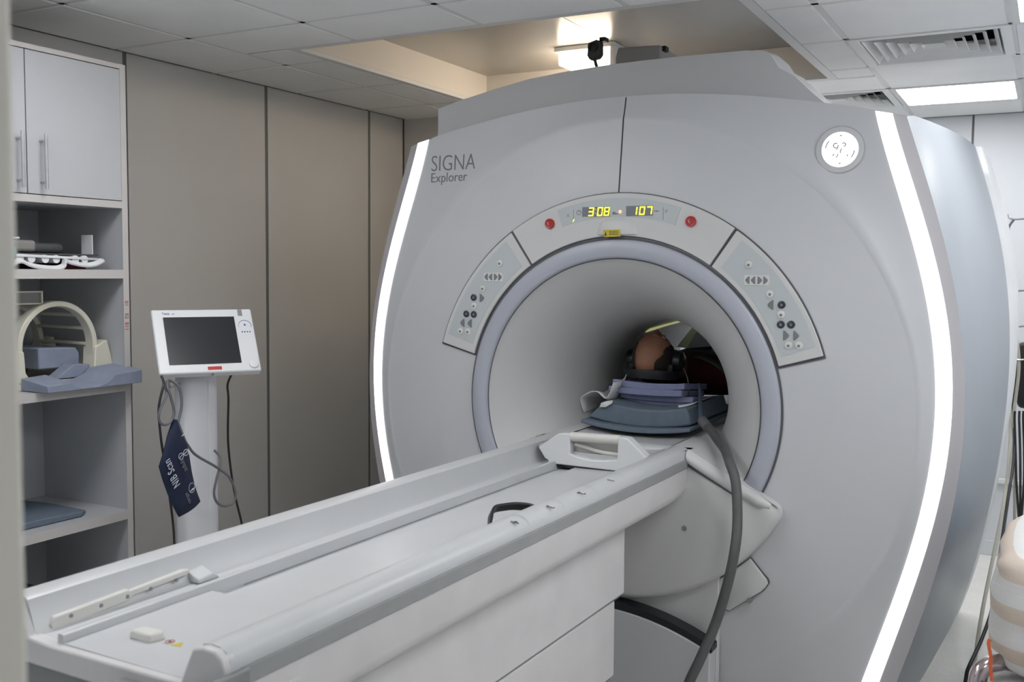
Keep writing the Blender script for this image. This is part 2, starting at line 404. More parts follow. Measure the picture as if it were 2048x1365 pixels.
# ceiling lights
lab = {(2.855, 2.4): 'square white ceiling light panel beside the air vents, near the back wall',
       (3.455, 0.6): 'white ceiling light panel cut off by the picture corner, over the gap beside the scanner',
       (3.455, -1.2): 'white ceiling light panel over the patient trolley, just inside the doorway',
       (1.055, -1.2): 'added unseen ceiling light panel between the cabinet and the near end of the scanner table',  # added out of view to light the scanner face from the left
       (4.055, -3.0): 'white ceiling light panel in the passage outside the room',
       (4.055, -0.6): 'added unseen ceiling light panel between the trolley and the right hand wall',  # added out of view to light the table beam and dock
       (1.055, -2.4): 'added unseen ceiling light panel close to the near wall on the cabinet side of the doorway',  # added out of view to brighten the scanner face
       (1.655, 2.4): 'added unseen ceiling light panel behind the scanner by the wall corner',  # added out of sight to light what shows through the bore
       (4.055, 1.8): 'white ceiling light panel by the right hand wall'}
for (x, y) in LIGHTS:
    t = thing('ceiling_light', lab[(x, y)], 'light', (x + .3, y + .3, H), group='ceiling light panels')
    fr = MB()
    for a in ((-.298, .298, -.298, -.27), (-.298, .298, .27, .298), (-.298, -.27, -.27, .27), (.27, .298, -.27, .27)):
        fr.box(*a, -0.003, 0.03)
    obj('frame', fr, M_TEE, t, local=True, smooth=False)
    c = 0.03; h = .27
    poly = [(-h + c, -h), (h - c, -h), (h, -h + c), (h, h - c), (h - c, h), (-h + c, h), (-h, h - c), (-h, -h + c)]
    obj('diffuser', MB().prism(poly, 0.0, 0.012, 'z'), M_PANEL, t, local=True, smooth=False)

vl = {(2.855, 1.2): 'square white four way louvred air vent nearer the camera, beside the ceiling recess',
      (2.255, 2.4): 'square white louvred air vent partly hidden behind the top of the scanner'}
for (x, y) in VENTS:
    t = thing('air_vent', vl[(x, y)], 'vent', (x + .3, y + .3, H), group='ceiling air vents')
    def ring(a0, z0, a1, z1, th=0.004):
        q = lambda a, z: [(-a, -a, z), (a, -a, z), (a, a, z), (-a, a, z)]
        return MB().loft([q(a0, z0), q(a1, z1), q(a1 - .002, z1 + th), q(a0 - .004, z0 + th), q(a0, z0)], cap=False)
    obj('flange', ring(.298, -0.003, .262, -0.003, .02), M_TILE, t, local=True, smooth=False)
    obj('neck', ring(.262, -0.003, .235, .06), M_TILE, t, local=True, smooth=False)
    for k in range(6):
        a = .250 - k * .041
        obj('louvre', ring(a, -0.002 + .002 * k, max(a - .023, .008), .030 + .002 * k), M_TILE, t, local=True, smooth=False)
    obj('plenum', MB().box(-.27, .27, -.27, .27, .10, .11), M_BACKDARK, t, local=True, smooth=False)
    obj('plenum_side', ring(.29, .02, .28, .105), M_BACKDARK, t, local=True, smooth=False)

# warm lamp up in the recess
t = thing('recess_lamp', 'warm glowing lamp up in the ceiling recess behind the small camera', 'lamp', (1.56, 1.70, 2.70))
obj('lamp_glass', MB().box(1.42, 1.70, 1.50, 1.90, 2.70, 2.765), M_WARM, t, bevel=0.008)
lb_ = MB().box(1.702, 1.722, 1.49, 1.91, 2.655, 2.775); lb_.box(1.40, 1.722, 1.902, 1.92, 2.68, 2.775)
obj('added_light_baffle', lb_, M_WHITEP, t, bevel=.002)  # added plates that keep the warm light off the recess's right side
obj('lamp_base', MB().box(1.40, 1.72, 1.49, 1.91, 2.765, RCZ), M_WHITEP, t, bevel=0.004)

# ================================================================== SCANNER
AX, AZ = 2.2, 1.178
scan = thing('mri_scanner', 'large white and grey scanner with a round bore and two vertical light strips', 'scanner', (AX, 1.2, 0))
def fit(tab, deg=5):
    z = np.array([a for a, _ in tab]); x = np.array([b for _, b in tab])
    c = np.polyfit(z, x, deg); return lambda zz: float(np.polyval(c, zz))
SI = fit([(0.02, .838), (.263, .906), (.469, .963), (.637, 1.017), (.871, 1.074), (1.092, 1.102), (1.265, 1.107), (1.43, 1.096), (1.61, 1.066), (1.785, 1.018), (2.007, .947), (2.222, .886)])
SO = fit([(0.02, .893), (.276, .965), (.485, 1.017), (.667, 1.074), (.921, 1.130), (1.111, 1.154), (1.269, 1.157), (1.433, 1.146), (1.679, 1.104), (1.835, 1.058), (2.023, .998), (2.21, .94)])
BZ = fit([(0.02, .935), (.263, 1.01), (.368, 1.042), (.598, 1.106), (.841, 1.161), (1.056, 1.188), (1.264, 1.195), (1.43, 1.183), (1.635, 1.149), (1.849, 1.095), (2.059, 1.03), (2.2, .983)])
BK = fit([(0.02, 1.075), (.119, 1.107), (.353, 1.168), (.53, 1.204), (.792, 1.245), (1.075, 1.267), (1.346, 1.271), (1.571, 1.259), (1.757, 1.236), (2.002, 1.172), (2.258, 1.098)])
def ztop(x):
    return float(np.interp(abs(x), [0, .1, .2, .3, .4, .5, .6, .7, .8, .9, .985, 1.1], [2.333, 2.332, 2.328, 2.32, 2.31, 2.297, 2.281, 2.264, 2.245, 2.222, 2.2, 2.17]))
def Yf(x, z):
    r = math.hypot(x, z - AZ)
    y = 0.42 + 0.032 * min(max(0, r - .8) / .257, 1.0)
    if r > 1.057: y += 0.046 * (1 - math.exp(-(r - 1.057) / .10)) - .0045 * min((r - 1.057) / .007, 1)
    return y
def fp(x, z, d=0.0): return (AX + x, Yf(x, z) + d, z)
# outline polygon of the face inside the light strips
right = [(SI(z), z) for z in np.linspace(0.02, 2.222, 60)]
topc = [(x, ztop(x)) for x in np.linspace(right[-1][0], 0, 30)][1:]
half = [(0, 0.02)] + right + topc        # right half, ccw from the bottom centre
def Rof(th):
    dx, dz = math.cos(th), math.sin(th); best = 9
    for (x0, z0), (x1, z1) in zip(half[:-1], half[1:]):
        z0 -= AZ; z1 -= AZ
        ex, ez = x1 - x0, z1 - z0
        den = dx * ez - dz * ex
        if abs(den) < 1e-12: continue
        t = (x0 * ez - z0 * ex) / den; u = (x0 * dz - z0 * dx) / den
        if t > 0 and -1e-6 <= u <= 1 + 1e-6: best = min(best, t)
    return best
ths = list(np.linspace(-PI / 2 + 1e-4, PI / 2, 110)) + [math.atan2(2.222 - AZ, right[-1][0]), math.atan2(.02 - AZ, right[0][0])]
ths = sorted(ths)
for sgn in (1, -1):
    rings = []
    for th in ths:
        R = Rof(th) if th < PI / 2 - 1e-6 else 2.333 - AZ
        rs = [.626, .70, .79, .80, .86, .93, 1.0, 1.05, 1.057] + [1.064 + (R - 1.064) * k / 6 for k in range(7)]
        row = []
        for r in rs:
            x = max(r * math.cos(th), 0.0028) * sgn; z = AZ + r * math.sin(th)
            row.append(fp(x, z))
        rings.append(row)
    obj('front_panel', MB().loft(rings, closed=False), M_FACE, scan, angle=60)
# dark gasket behind the centre seam
obj('seam_gasket', MB().loft([[fp(-.012, z, .003), fp(.012, z, .003)] for z in np.linspace(AZ + .79, 2.328, 20)], closed=False), M_GAP, scan)
# light strips and bezels on both sides
for sgn in (1, -1):
    T = np.linspace(0, 1, 50)
    def rowpts(fa, za, fb, zb, n, d0, d1):
        rows = []
        for t in T:
            z0 = 0.02 + t * (za - .02); z1 = .02 + t * (zb - .02); x0 = fa(z0); x1 = fb(z1); row = []
            for k in range(n + 1):
                s = k / n; x = x0 + (x1 - x0) * s; z = z0 + (z1 - z0) * s
                p = fp(x * sgn, z, d0 + (d1 - d0) * s); row.append(p)
            rows.append(row)
        return rows
    obj('light_strip', MB().loft(rowpts(SI, 2.222, SO, 2.21, 3, -.002, -.002), closed=False), M_LED, scan, label='glowing white light strip')
    rows = rowpts(SO, 2.21, BZ, 2.2, 4, 0, .012)
    obj('bezel', MB().loft(rows, closed=False), M_BEZEL, scan)
    # side: from the bezel edge back to the rear edge
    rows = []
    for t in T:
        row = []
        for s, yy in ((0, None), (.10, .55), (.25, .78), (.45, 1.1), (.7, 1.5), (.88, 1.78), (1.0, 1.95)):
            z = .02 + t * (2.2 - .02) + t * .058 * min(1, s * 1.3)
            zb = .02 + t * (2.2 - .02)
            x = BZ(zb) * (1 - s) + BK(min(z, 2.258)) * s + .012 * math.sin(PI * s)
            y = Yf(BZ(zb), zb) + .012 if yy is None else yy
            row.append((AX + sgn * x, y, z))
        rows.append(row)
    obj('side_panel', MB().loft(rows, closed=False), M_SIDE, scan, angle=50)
    rows = []
    for t in T:
        z = .02 + t * 2.238; x = BK(min(z, 2.258))
        bul = .03 * min(1, max(0, (z - 0.9) / .8))
        rows.append([(AX + sgn * (x - .012), 1.95, z), (AX + sgn * (x + .004 + bul * .6), 1.97, z), (AX + sgn * (x + .012 + bul), 2.10, z), (AX + sgn * (x + bul * .8), 2.24, z * .995), (AX + sgn * (x - .10), 2.32, z * .985)])
    obj('rear_cover', MB().loft(rows, closed=False), M_WHITEP, scan, angle=50)
# roof between the side panels, and rear face
rows = []
for s in np.linspace(-1, 1, 41):
    row = []
    for yy, hw, dz in ((0.50, .983, 0), (.56, 1.0, .002), (.9, 1.03, .0), (1.95, 1.098, .0), (2.32, 1.0, -.03)):
        x = s * hw
        z = ztop(abs(s) * .983) + (0.058 if yy > 1 else .02 if yy > .6 else 0) * abs(s) ** 3 + dz - (.06 if .6 < yy else 0) * (1 - abs(s) ** 2)
        row.append((AX + x, yy, z))
    rows.append(row)
obj('top_cover', MB().loft(rows, closed=False), M_CAP, scan, angle=50)
rows = []
for k in range(97):
    th = -PI + 2 * PI * k / 96
    r1 = .52; c, s = math.cos(th), math.sin(th)
    # outer outline: superellipse-like rear face
    z = AZ + 1.12 * s; x = 1.12 * c
    rows.append([(AX + r1 * c, 2.31, AZ + r1 * s), (AX + x, 2.325, max(z, .02))])
obj('rear_face', MB().loft(rows, closed=False), M_WHITEP, scan)

# cap fascia on top
capo = [(-.885, 2.20), (-.885, 2.359), (-.77, 2.387), (-.61, 2.420), (-.45, 2.448), (-.28, 2.464), (-.1, 2.474), (.18, 2.479), (.43, 2.477), (.515, 2.468), (.535, 2.452), (.565, 2.405), (.62, 2.372), (.68, 2.312), (.73, 2.268), (.76, 2.20)]
mb = MB()
n = len(capo)
def capring(y, dx, dz): return [(AX + x + (dx if x > .5 else 0), y, z + (dz if z > 2.21 else 0)) for x, z in capo]
mb.loft([capring(.56, -.02, 0), capring(.60, -.012, 0), capring(.615, 0, 0.0), capring(.70, .012, -.012), capring(.74, -.02, -.06)])
obj('cap_fascia', mb, M_CAP, scan, angle=40)
obj('cap_rear_box', MB().box(AX - .56, AX + .2, .86, 1.35, 2.2, 2.513), M_CAP, scan, bevel=0.02)
obj('turret_box', MB().prism([(1.934, 2.25), (1.934, 2.60), (1.945, 2.64), (2.14, 2.632), (2.128, 2.25)], 1.0, 1.2), M_CAP, scan, bevel=0.008)
obj('turret_side', MB().box(2.10, 2.20, 1.06, 1.3, 2.25, 2.57), M_SIDE, scan, bevel=0.006)
obj('turret_knob', MB().box(2.137, 2.155, 1.02, 1.06, 2.61, 2.632), M_DARK, scan, bevel=0.003)

# ring and bore
def polar(r, th, y): return (AX + r * math.cos(th), y, AZ + r * math.sin(th))
a0, a1 = math.radians(-27.5), math.radians(207.5)
prof = [(.621, .425), (.619, .410), (.612, .404), (.585, .4025), (.562, .405), (.553, .411), (.549, .425), (.549, .44), (.621, .44)]
obj('bore_ring', MB().loft([[polar(r, a0 + (a1 - a0) * k / 120, y) for r, y in prof] for k in range(121)]), M_RING, scan, angle=50)
gp = [(.6275, .4215), (.6275, .4165), (.620, .4165), (.620, .4215)]
obj('ring_gasket', MB().loft([[polar(r, a0 + (a1 - a0) * k / 120, y) for r, y in gp] for k in range(121)]), M_GAP, scan)
gp = [(.5500, .424), (.5500, .416), (.5470, .416), (.5470, .424)]
obj('ring_gasket', MB().loft([[polar(r, a0 + (a1 - a0) * k / 120, y) for r, y in gp] for k in range(121)]), M_GAP, scan)
bp = [(.547, .417), (.542, .424), (.527, .438), (.505, .458), (.478, .487), (.45, .522), (.42, .566), (.392, .615), (.366, .67), (.344, .73), (.325, .80), (.311, .88), (.303, .96), (.30, 1.05), (.30, 1.9), (.304, 1.98), (.32, 2.06), (.36, 2.15), (.43, 2.24), (.53, 2.315)]
obj('bore_liner', MB().loft([[polar(r, 2 * PI * k / 128, y) for r, y in bp] for k in range(129)], closed=False), M_BORE, scan, angle=60)
obj('bore_seam', MB().loft([[polar(.2985 - d, 2 * PI * k / 96, y) for d, y in ((0, 1.2), (.001, 1.2), (.001, 1.206), (0, 1.206))] for k in range(97)]), M_RING, scan)

# arched control housing
def arc_part(name, r0, r1, d0, d1, y0, y1, m, bev=0.0, parent=scan, ins=0.0, n=60, label=None):
    t0, t1 = math.radians(d0), math.radians(d1)
    rings = [[polar(r0, t, y1), polar(r0, t, y0), polar(r1, t, y0), polar(r1, t, y1)] for t in np.linspace(t0, t1, n)]
    return obj(name, MB().loft(rings), m, parent, bevel=bev, seg=2, angle=40, label=label)
arc_part('console_gasket', .630, .7945, 15.6, 165.5, .416, .43, M_GAP)
ctop = arc_part('console_centre', .634, .791, 56.0, 123.9, .408, .43, M_CTRL, .0025)
cl = arc_part('console_wing', .634, .789, 124.6, 164.9, .408, .43, M_CTRL, .0025)
cr = arc_part('console_wing', .634, .789, 16.3, 55.2, .408, .43, M_CTRL, .0025)
def curved_inset(par, d0, d1):
    t0, t1 = math.radians(d0), math.radians(d1)
    rings = [[polar(.652, t, .4095), polar(.652, t, .4068), polar(.773, t, .4068), polar(.773, t, .4095)] for t in np.linspace(t0, t1, 40)]
    obj('membrane', MB().loft(rings), M_MEMB, par)
curved_inset(cl, 127.4, 161.8); curved_inset(cr, 19.0, 52.6)
arc_part('display_membrane', .706, .773, 71.4, 108.6, .4065, .4095, M_MEMB, 0, ctop)
YC = .4068
def disc(name, x, z, r, m, par, h=.004, y=YC):
    return obj(name, MB().disc_rim((AX + x, y, AZ + z), (0, -1, 0), [(r, -.002), (r, h * .7), (r * .85, h)], 20), m, par)
def tri(x, z, s, d, m, par):
    # rounded arrow key pointing along x (d=+1 right, -1 left)
    pts = [(-.4 * d, .95), (-.4 * d, -.95), (-.1 * d, -.85), (.55 * d, -.25), (.62 * d, 0), (.55 * d, .25), (-.1 * d, .85)]
    pts = [(AX + x + a * s, AZ + z + b * s) for a, b in pts]
    if d < 0: pts = pts[::-1]
    return obj('arrow_key', MB().prism(pts, YC - .004, YC + .002), m, par, bevel=.0012, seg=1)
for sg, par in ((1, cr), (-1, cl)):
    for (x, z, kind) in ((.496, .529, 'w'), (.573, .428, 'w'), (.614, .392, 'n'), (.613, .358, 'w'), (.613, .324, 'n'), (.648, .325, 'n'), (.641, .253, 'w'), (.676, .254, 'w')):
        rr = {'w': .0135, 'n': .0135}[kind]
        b = disc('round_key', x * sg, z, rr, M_BTNW if kind == 'w' else M_BTN, par)
        disc('key_mark', x * sg, z - .001, .0045, M_INKG if kind == 'w' else M_BTNG, par, h=.0012, y=YC - .004)
    rk = MB().prism([(AX + (.525 + a) * sg, AZ + .4745 + b) for a, b in ((-.043, -.018), (.043, -.018), (.046, 0), (.043, .018), (-.043, .018), (-.046, 0))][::sg], YC - .002, YC + .002)
    obj('key_plate', rk, M_BTNW, par, bevel=.0015)
    for k, dd in enumerate((-1, -1, 1, 1)):
        tri(.525 + (-.030 + .020 * k), .475, .015, dd, M_BTNG, par) if sg > 0 else tri(-.525 + (-.030 + .020 * k), .475, .015, dd, M_BTNG, par)
    tri(.578 * sg, .391, .018, -sg, M_BTNG, par)
    tri(.630 * sg, .287, .018, sg, M_BTNG, par); tri(.664 * sg, .288, .018, sg, M_BTNG, par)
# emergency stop buttons
for sg in (1, -1):
    x, z = .286 * sg, .682
    x = .284 if sg > 0 else -.277
    b = obj('stop_button', MB().disc_rim((AX + x, .408, AZ + z), (0, -1, 0), [(.0195, 0), (.0195, .006), (.0175, .010), (.013, .009), (.012, .0075)], 26), M_RED, ctop)
    for dx in (-.005, .001, .006):
        obj('stop_mark', MB().prism([(AX + x + dx - .004, AZ + z + .006), (AX + x + dx - .0025, AZ + z + .007), (AX + x + dx + .003, AZ + z - .006), (AX + x + dx + .0015, AZ + z - .007)], .3985, .401), M_BTNW if dx < 0 else M_REDT, b)
# LED displays
def seg7(ch, x, z, w, h, par, y=.4035):
    S = {'0': 'abcdef', '1': 'bc', '3': 'abgcd', '7': 'abc', '8': 'abcdefg'}[ch]
    t = .0046
    def q(x0, z0, x1, z1):
        sh = .12
        obj('led_segment', MB().prism([(AX + x + a + (b - h / 2) * sh, AZ + z + b) for a, b in ((x0, z0), (x1, z0), (x1, z1), (x0, z1))], y, y + .001), M_DIGIT, par, smooth=False)
    hh = h / 2
    for s in S:
        if s == 'a': q(.001, h - t, w - .001, h)
        if s == 'g': q(.001, hh - t / 2, w - .001, hh + t / 2)
        if s == 'd': q(.001, 0, w - .001, t)
        if s == 'b': q(w - t, hh + .001, w, h - .002)
        if s == 'c': q(w - t, .002, w, hh - .001)
        if s == 'f': q(0, hh + .001, t, h - .002)
        if s == 'e': q(0, .002, t, hh - .001)
for (x0, x1) in ((-.141, -.029), (.036, .140)):
    d = obj('display_window', MB().box(AX + x0, AX + x1, .4048, .4075, AZ + .706, AZ + .742), M_LCD, ctop, smooth=False)
    if x0 < 0:
        seg7('3', -.115, .7075, .022, .033, d); seg7('0', -.079, .7075, .022, .033, d); seg7('8', -.052, .7075, .022, .033, d)
        for zz in (.715, .730):
            obj('led_colon', MB().box(AX - .0875, AX - .0845, .4035, .4048, AZ + zz, AZ + zz + .006), M_BTNW, d, smooth=False)
    else:
        seg7('1', .058, .7085, .022, .031, d); seg7('0', .088, .7085, .022, .031, d); seg7('7', .116, .7085, .022, .031, d)
disc('amber_light', .012, .722, .0065, M_AMBER, ctop, h=.002, y=.4066)
def fm(x, z, y): return frame((AX + x, y, AZ + z), (1, 0, 0), (0, 0, 1))
disc('clock_symbol', -.156, .722, .0095, M_INKG, ctop, h=.0006, y=.4066); disc('clock_dial', -.156, .722, .0072, M_MEMB, ctop, h=.0009, y=.4066)
obj('clock_hand', MB().prism([(AX - .157, AZ + .722), (AX - .1555, AZ + .721), (AX - .152, AZ + .728), (AX - .1535, AZ + .729)], .4052, .406), M_INKG, ctop)
text('bed_symbol', 'ıııı', .012, fm(-.018, .717, .4062), M_INKG, ctop)
obj('symbol_bar', MB().box(AX - .019, AX + .004, .4056, .4066, AZ + .713, AZ + .7165), M_INKG, ctop, smooth=False)
text('unit_text', 'mm', .010, fm(.146, .719, .4062), M_INKG, ctop)
text('symbol_text', '/\\', .016, fm(-.205, .706, .4062), M_INKG, ctop); text('symbol_text', '//', .016, fm(.186, .715, .4062), M_INKG, ctop)
for x in (-.178, .179):
    obj('divider_line', MB().box(AX + x, AX + x + .0012, .4058, .4066, AZ + .69, AZ + .735), M_INKG, ctop, smooth=False)
obj('status_light', MB().prism([(AX - .181, AZ + .688), (AX - .178, AZ + .687), (AX - .173, AZ + .697), (AX - .176, AZ + .698)], .4055, .4066), M_DIGIT, ctop)
# laser port with its yellow sticker
lp = MB().loft([[(AX + x, .41, AZ + z) for x, z in ((-.085, .637), (.085, .637), (.072, .685), (.05, .698), (-.05, .698), (-.072, .685))],
                [(AX + x, .400, AZ + z) for x, z in ((-.068, .637), (.068, .637), (.058, .676), (.04, .686), (-.04, .686), (-.058, .676))]])
lpo = obj('laser_port', lp, M_CTRL, ctop, bevel=.003)
ylw = obj('warning_label', MB().prism([(AX - .052, AZ + .655), (AX - .046, AZ + .629), (AX + .018, AZ + .631), (AX + .016, AZ + .657)], .3975, .3995), M_YEL, lpo)
obj('label_mark', MB().prism([(AX - .046, AZ + .634), (AX - .036, AZ + .634), (AX - .041, AZ + .650)], .3968, .3975), M_INK, lpo)
for k in range(3):
    obj('label_line', MB().box(AX - .028, AX + .010, .3968, .3975, AZ + .637 + k * .006, AZ + .639 + k * .006), M_INK, lpo, smooth=False)

# lettering on the upper left of the face, badge on the upper right
def face_text(s, x, z, size, off, sx):
    t = text('lettering', s, size, frame((AX + x, 0, z), (1, 0, 0), (0, 0, 1)), M_INKG, scan, sx=sx, off=off)
    o = MW[scan.name].translation
    for v in t.data.vertices: v.co.y += Yf(v.co.x + o.x - AX, v.co.z + o.z) - .0012
    return t
face_text('SIGNA', -.874, 2.089, .094, -.0012, .83)
face_text('Explorer', -.874, 2.043, .056, -.0003, .95)
bx, bz = .778, 2.098
by = Yf(bx, bz)
BN = Vector(((Yf(bx + .06, bz) - Yf(bx - .06, bz)) / .12, -1, (Yf(bx, bz + .06) - Yf(bx, bz - .06)) / .12)).normalized()
by -= .002
def badge(name, prof, m, par=scan): return obj(name, MB().disc_rim((AX + bx, by, bz), BN, prof, 48), m, par)
badge('badge_groove', [(.0815, -.004), (.0815, .0025), (.0785, .0025), (.0785, -.004)], M_BEZEL)
badge('badge_ring', [(.078, -.004), (.078, .003), (.060, .004), (.060, -.004)], M_FACE)
bd = badge('badge_light', [(.0598, -.004), (.0598, .0035), (.055, .0042)], M_LOGO, scan)
def stroke(pts, r=.0016):
    obj('badge_stroke', MB().tube([(AX + bx + a, by - .0052 + BN.x * a + BN.z * b, bz + b) for a, b in pts], r, 6), M_INKG, bd)
def arcp(cx, cz, r, d0, d1, n=7): return [(cx + r * math.cos(math.radians(d0 + (d1 - d0) * k / n)), cz + r * math.sin(math.radians(d0 + (d1 - d0) * k / n))) for k in range(n + 1)]
stroke(arcp(0, 0, .047, 140, 172)); stroke(arcp(0, 0, .047, -36, -6)); stroke(arcp(0, 0, .047, 84, 92, 3)); stroke(arcp(0, 0, .047, -92, -84, 3))
stroke(arcp(-.013, .014, .008, 60, 300)); stroke([(-.006, .016), (-.007, .006), (-.012, .0)]); stroke(arcp(.012, .016, .006, -90, 150)); stroke([(.006, .003), (.002, -.006), (.003, -.012)])
stroke([(-.018, -.014), (-.022, -.021)]); stroke([(-.006, -.014), (-.007, -.022), (-.012, -.026)]); stroke([(.024, -.018), (.026, -.024)]); stroke([(-.009, -.004), (-.0075, -.004)], .0016)

# dock cover: big rounded half disc under the bore, with a raised upper lip
RD = .725
arc = [(RD * math.cos(t), AZ + RD * math.sin(t)) for t in np.linspace(math.radians(-27.0), math.radians(-153.0), 60)]
def bez(p, q, r, n=8): return [tuple((1 - t) ** 2 * Vector(p) + 2 * t * (1 - t) * Vector(q) + t * t * Vector(r)) for t in np.linspace(0, 1, n)]
tipr = bez((.595, .891), (.655, .862), (.628, .816))
arc = [p for p in arc if p[1] < .814]
dock = [(-x, z) for x, z in tipr[::-1]] + [(-.305, 1.040), (.305, 1.040)] + tipr + arc
def inset(poly, d):
    c = Vector((0, .78)); out = []
    n = len(poly)
    for i in range(n):
        a = Vector(poly[i - 1]); b = Vector(poly[i]); e = Vector(poly[(i + 1) % n])
        t = ((b - a).normalized() + (e - b).normalized()).normalized(); nrm = Vector((t.y, -t.x))
        if (c - b).dot(nrm) < 0: nrm = -nrm
        out.append(tuple(b + nrm * d))
    return [tuple(c + (Vector(q) - c) * (1 - d / .40)) for q in poly]
rings = [[(AX + x, y, z) for x, z in inset(dock, d)] for d, y in ((0, .43), (0, .392), (.003, .380), (.010, .370), (.020, .364), (.030, .362))]
dk = obj('dock_cover', MB().loft(rings), M_CTRL, scan, angle=50)
lip = [(-.60, .850), (-.302, 1.002), (-.302, .990), (-.60, .838)]
for sg in (1, -1):
    obj('lip_groove', MB().prism([(AX + sg * .302, .995), (AX + sg * .475, .903), (AX + sg * .478, .897), (AX + sg * .300, .987)], .357, .366), M_GAP, dk)
    obj('lip', MB().loft([[(AX + sg * x, y, z) for y, x, z in rr] for rr in (
        [(.372, .304, 1.045), (.350, .304, 1.036), (.343, .304, 1.018), (.350, .304, 1.0), (.368, .304, .995)],
        [(.372, .47, .957), (.350, .47, .948), (.343, .47, .930), (.350, .47, .912), (.368, .47, .906)],
        [(.372, .565, .908), (.352, .565, .900), (.347, .565, .885), (.353, .562, .870), (.368, .560, .862)],
        [(.374, .606, .884), (.366, .606, .879), (.3635, .604, .872), (.366, .602, .864), (.372, .598, .860)])]), M_CTRL, dk, angle=60)
    obj('dock_deck', MB().loft([[(AX + sg * .225, .37, 1.040), (AX + sg * .305, .37, 1.040), (AX + sg * .64, .37, .868)],
                                [(AX + sg * .225, .45, 1.040), (AX + sg * .305, .45, 1.040), (AX + sg * .56, .45, .908)],
                                [(AX + sg * .225, .60, 1.040), (AX + sg * .30, .60, 1.040), (AX + sg * .44, .60, .96)],
                                [(AX + sg * .225, 1.05, 1.040), (AX + sg * .262, 1.05, 1.040), (AX + sg * .33, 1.05, 1.0)]], closed=False), M_CTRL, scan)
for sg in (.298, -.298):
    obj('dock_hole', MB().disc_rim((AX + sg, .3618, .757), (0, -1, 0), [(.0135, -.004), (.0135, .0012), (.010, .0012), (.010, -.004)], 20), M_FACE, dk)
    obj('hole_dark', MB().disc_rim((AX + sg, .3618, .757), (0, -1, 0), [(.010, -.003), (.010, .0004)], 20), M_GREY, dk)
# service door and lower front cover under the dock cover
def door(poly, y0, y1, d): return MB().loft([[(AX + x, y0, z) for x, z in poly], [(AX + x, y1 + .003, z) for x, z in poly], [(AX + x, y1, z) for x, z in inset2(poly, d)]])
def inset2(poly, d):
    c = Vector((sum(p[0] for p in poly) / len(poly), sum(p[1] for p in poly) / len(poly)))
    return [tuple(Vector(p) + (c - Vector(p)).normalized() * d) for p in poly]
for sg in (1, -1):
    pl = [(.385, .552), (.45, .60), (.527, .668), (.588, .600), (.592, .588), (.585, .574), (.57, .555), (.455, .465), (.44, .470)]
    pl2 = [(a * sg, b) for a, b in pl]
    obj('door_gasket', door(inset2(pl2, -.004), .43, .4135, 0), M_GAP, scan)
    sd = obj('service_door', door(pl2, .43, .409, .004), M_CTRL, scan, angle=40)
    obj('latch', MB().cyl((AX + .530 * sg, .411, .517), (0, -1, 0), .009, .012), M_GREY, sd)
obj('lower_cover', MB().prism([(AX - .420, 0), (AX - .420, .60)] + [(AX + x, AZ - math.sqrt(.70 ** 2 - x * x)) for x in np.linspace(-.40, .40, 17)] + [(AX + .420, .60), (AX + .420, 0)], .398, .43), M_CTRL, scan, bevel=.004)

# pedestal cover in front, with a black arched edge band
top = [(x, .453 - .092 * (abs(x) / .40) ** 2.0) for x in np.linspace(-.415, .415, 31)]
body = [(-.415, 0.0)] + [(x, z - .026) for x, z in top] + [(.415, 0.0)]
pd = thing('table_dock_base', 'pale grey floor base with black arched edge under the table and scanner', 'base', (AX, .3, 0))
obj('body', MB().prism([(AX + x, z) for x, z in body],   .324, .397), M_FACE, pd, bevel=.004, angle=50)
band = [(x, z) for x, z in top] + [(.415, 0.30), (.405, .30)] + [(x * .985, z - .028) for x, z in top[::-1]]
rings = []
for x, z in top: rings.append([(AX + x, .332, z - .030), (AX + x, .332, z), (AX + x, .396, z), (AX + x, .396, z - .030)])
obj('edge_band', MB().loft(rings), M_DARK, pd)
obj('edge_band_end', MB().box(AX + .412, AX + .419, .332, .396, .330, .352), M_DARK, pd)
obj('edge_band_end', MB().box(AX - .419, AX - .412, .332, .396, .330, .352), M_DARK, pd)

# ================================================================== TABLE
tab = thing('scanner_table', 'long white scanner table with raised edges running up to the bore', 'table', (2.205, .42, 0), -.021)
L0, L1 = -2.265, -0.012
def tprof(groove):
    p = [(-.300, .945), (-.302, 1.030), (-.297, 1.041), (-.29, 1.043), (-.246, 1.043), (-.238, 1.039), (-.216, .980), (-.209, .973), (-.152, .971), (-.150, .973), (-.149, .988), (-.146, .990), (-.137, .990), (-.134, .988)]
    if groove: p += [(-.133, .958), (-.064, .958), (-.060, .971)]
    else: p += [(-.133, .974), (-.1, .974), (-.060, .974)]
    p += [(.150, .974), (.192, .975), (.203, .985), (.214, 1.016), (.224, 1.038), (.236, 1.046), (.254, 1.049), (.272, 1.047), (.286, 1.040), (.295, 1.028), (.298, 1.016), (.298, .945)]
    return p
obj('table_top', MB().prism(tprof(True), -1.90, L1), M_TABLE, tab, local=True, angle=40)
obj('table_end_top', MB().prism(tprof(False), L0, -1.90), M_TABLE, tab, local=True, angle=40)
for sg in (1, -1):
    obj('edge_rail', MB().box(.297 * sg if sg > 0 else -.304, .304 if sg > 0 else -.297, L0 + .02, L1 + .002, .978, 1.010), M_STRIPGREY, tab, local=True, bevel=.002)
obj('track_line', MB().box(-.1335, -.1315, -1.8, -.25, .9575, .9595), M_GREY, tab, local=True, smooth=False)
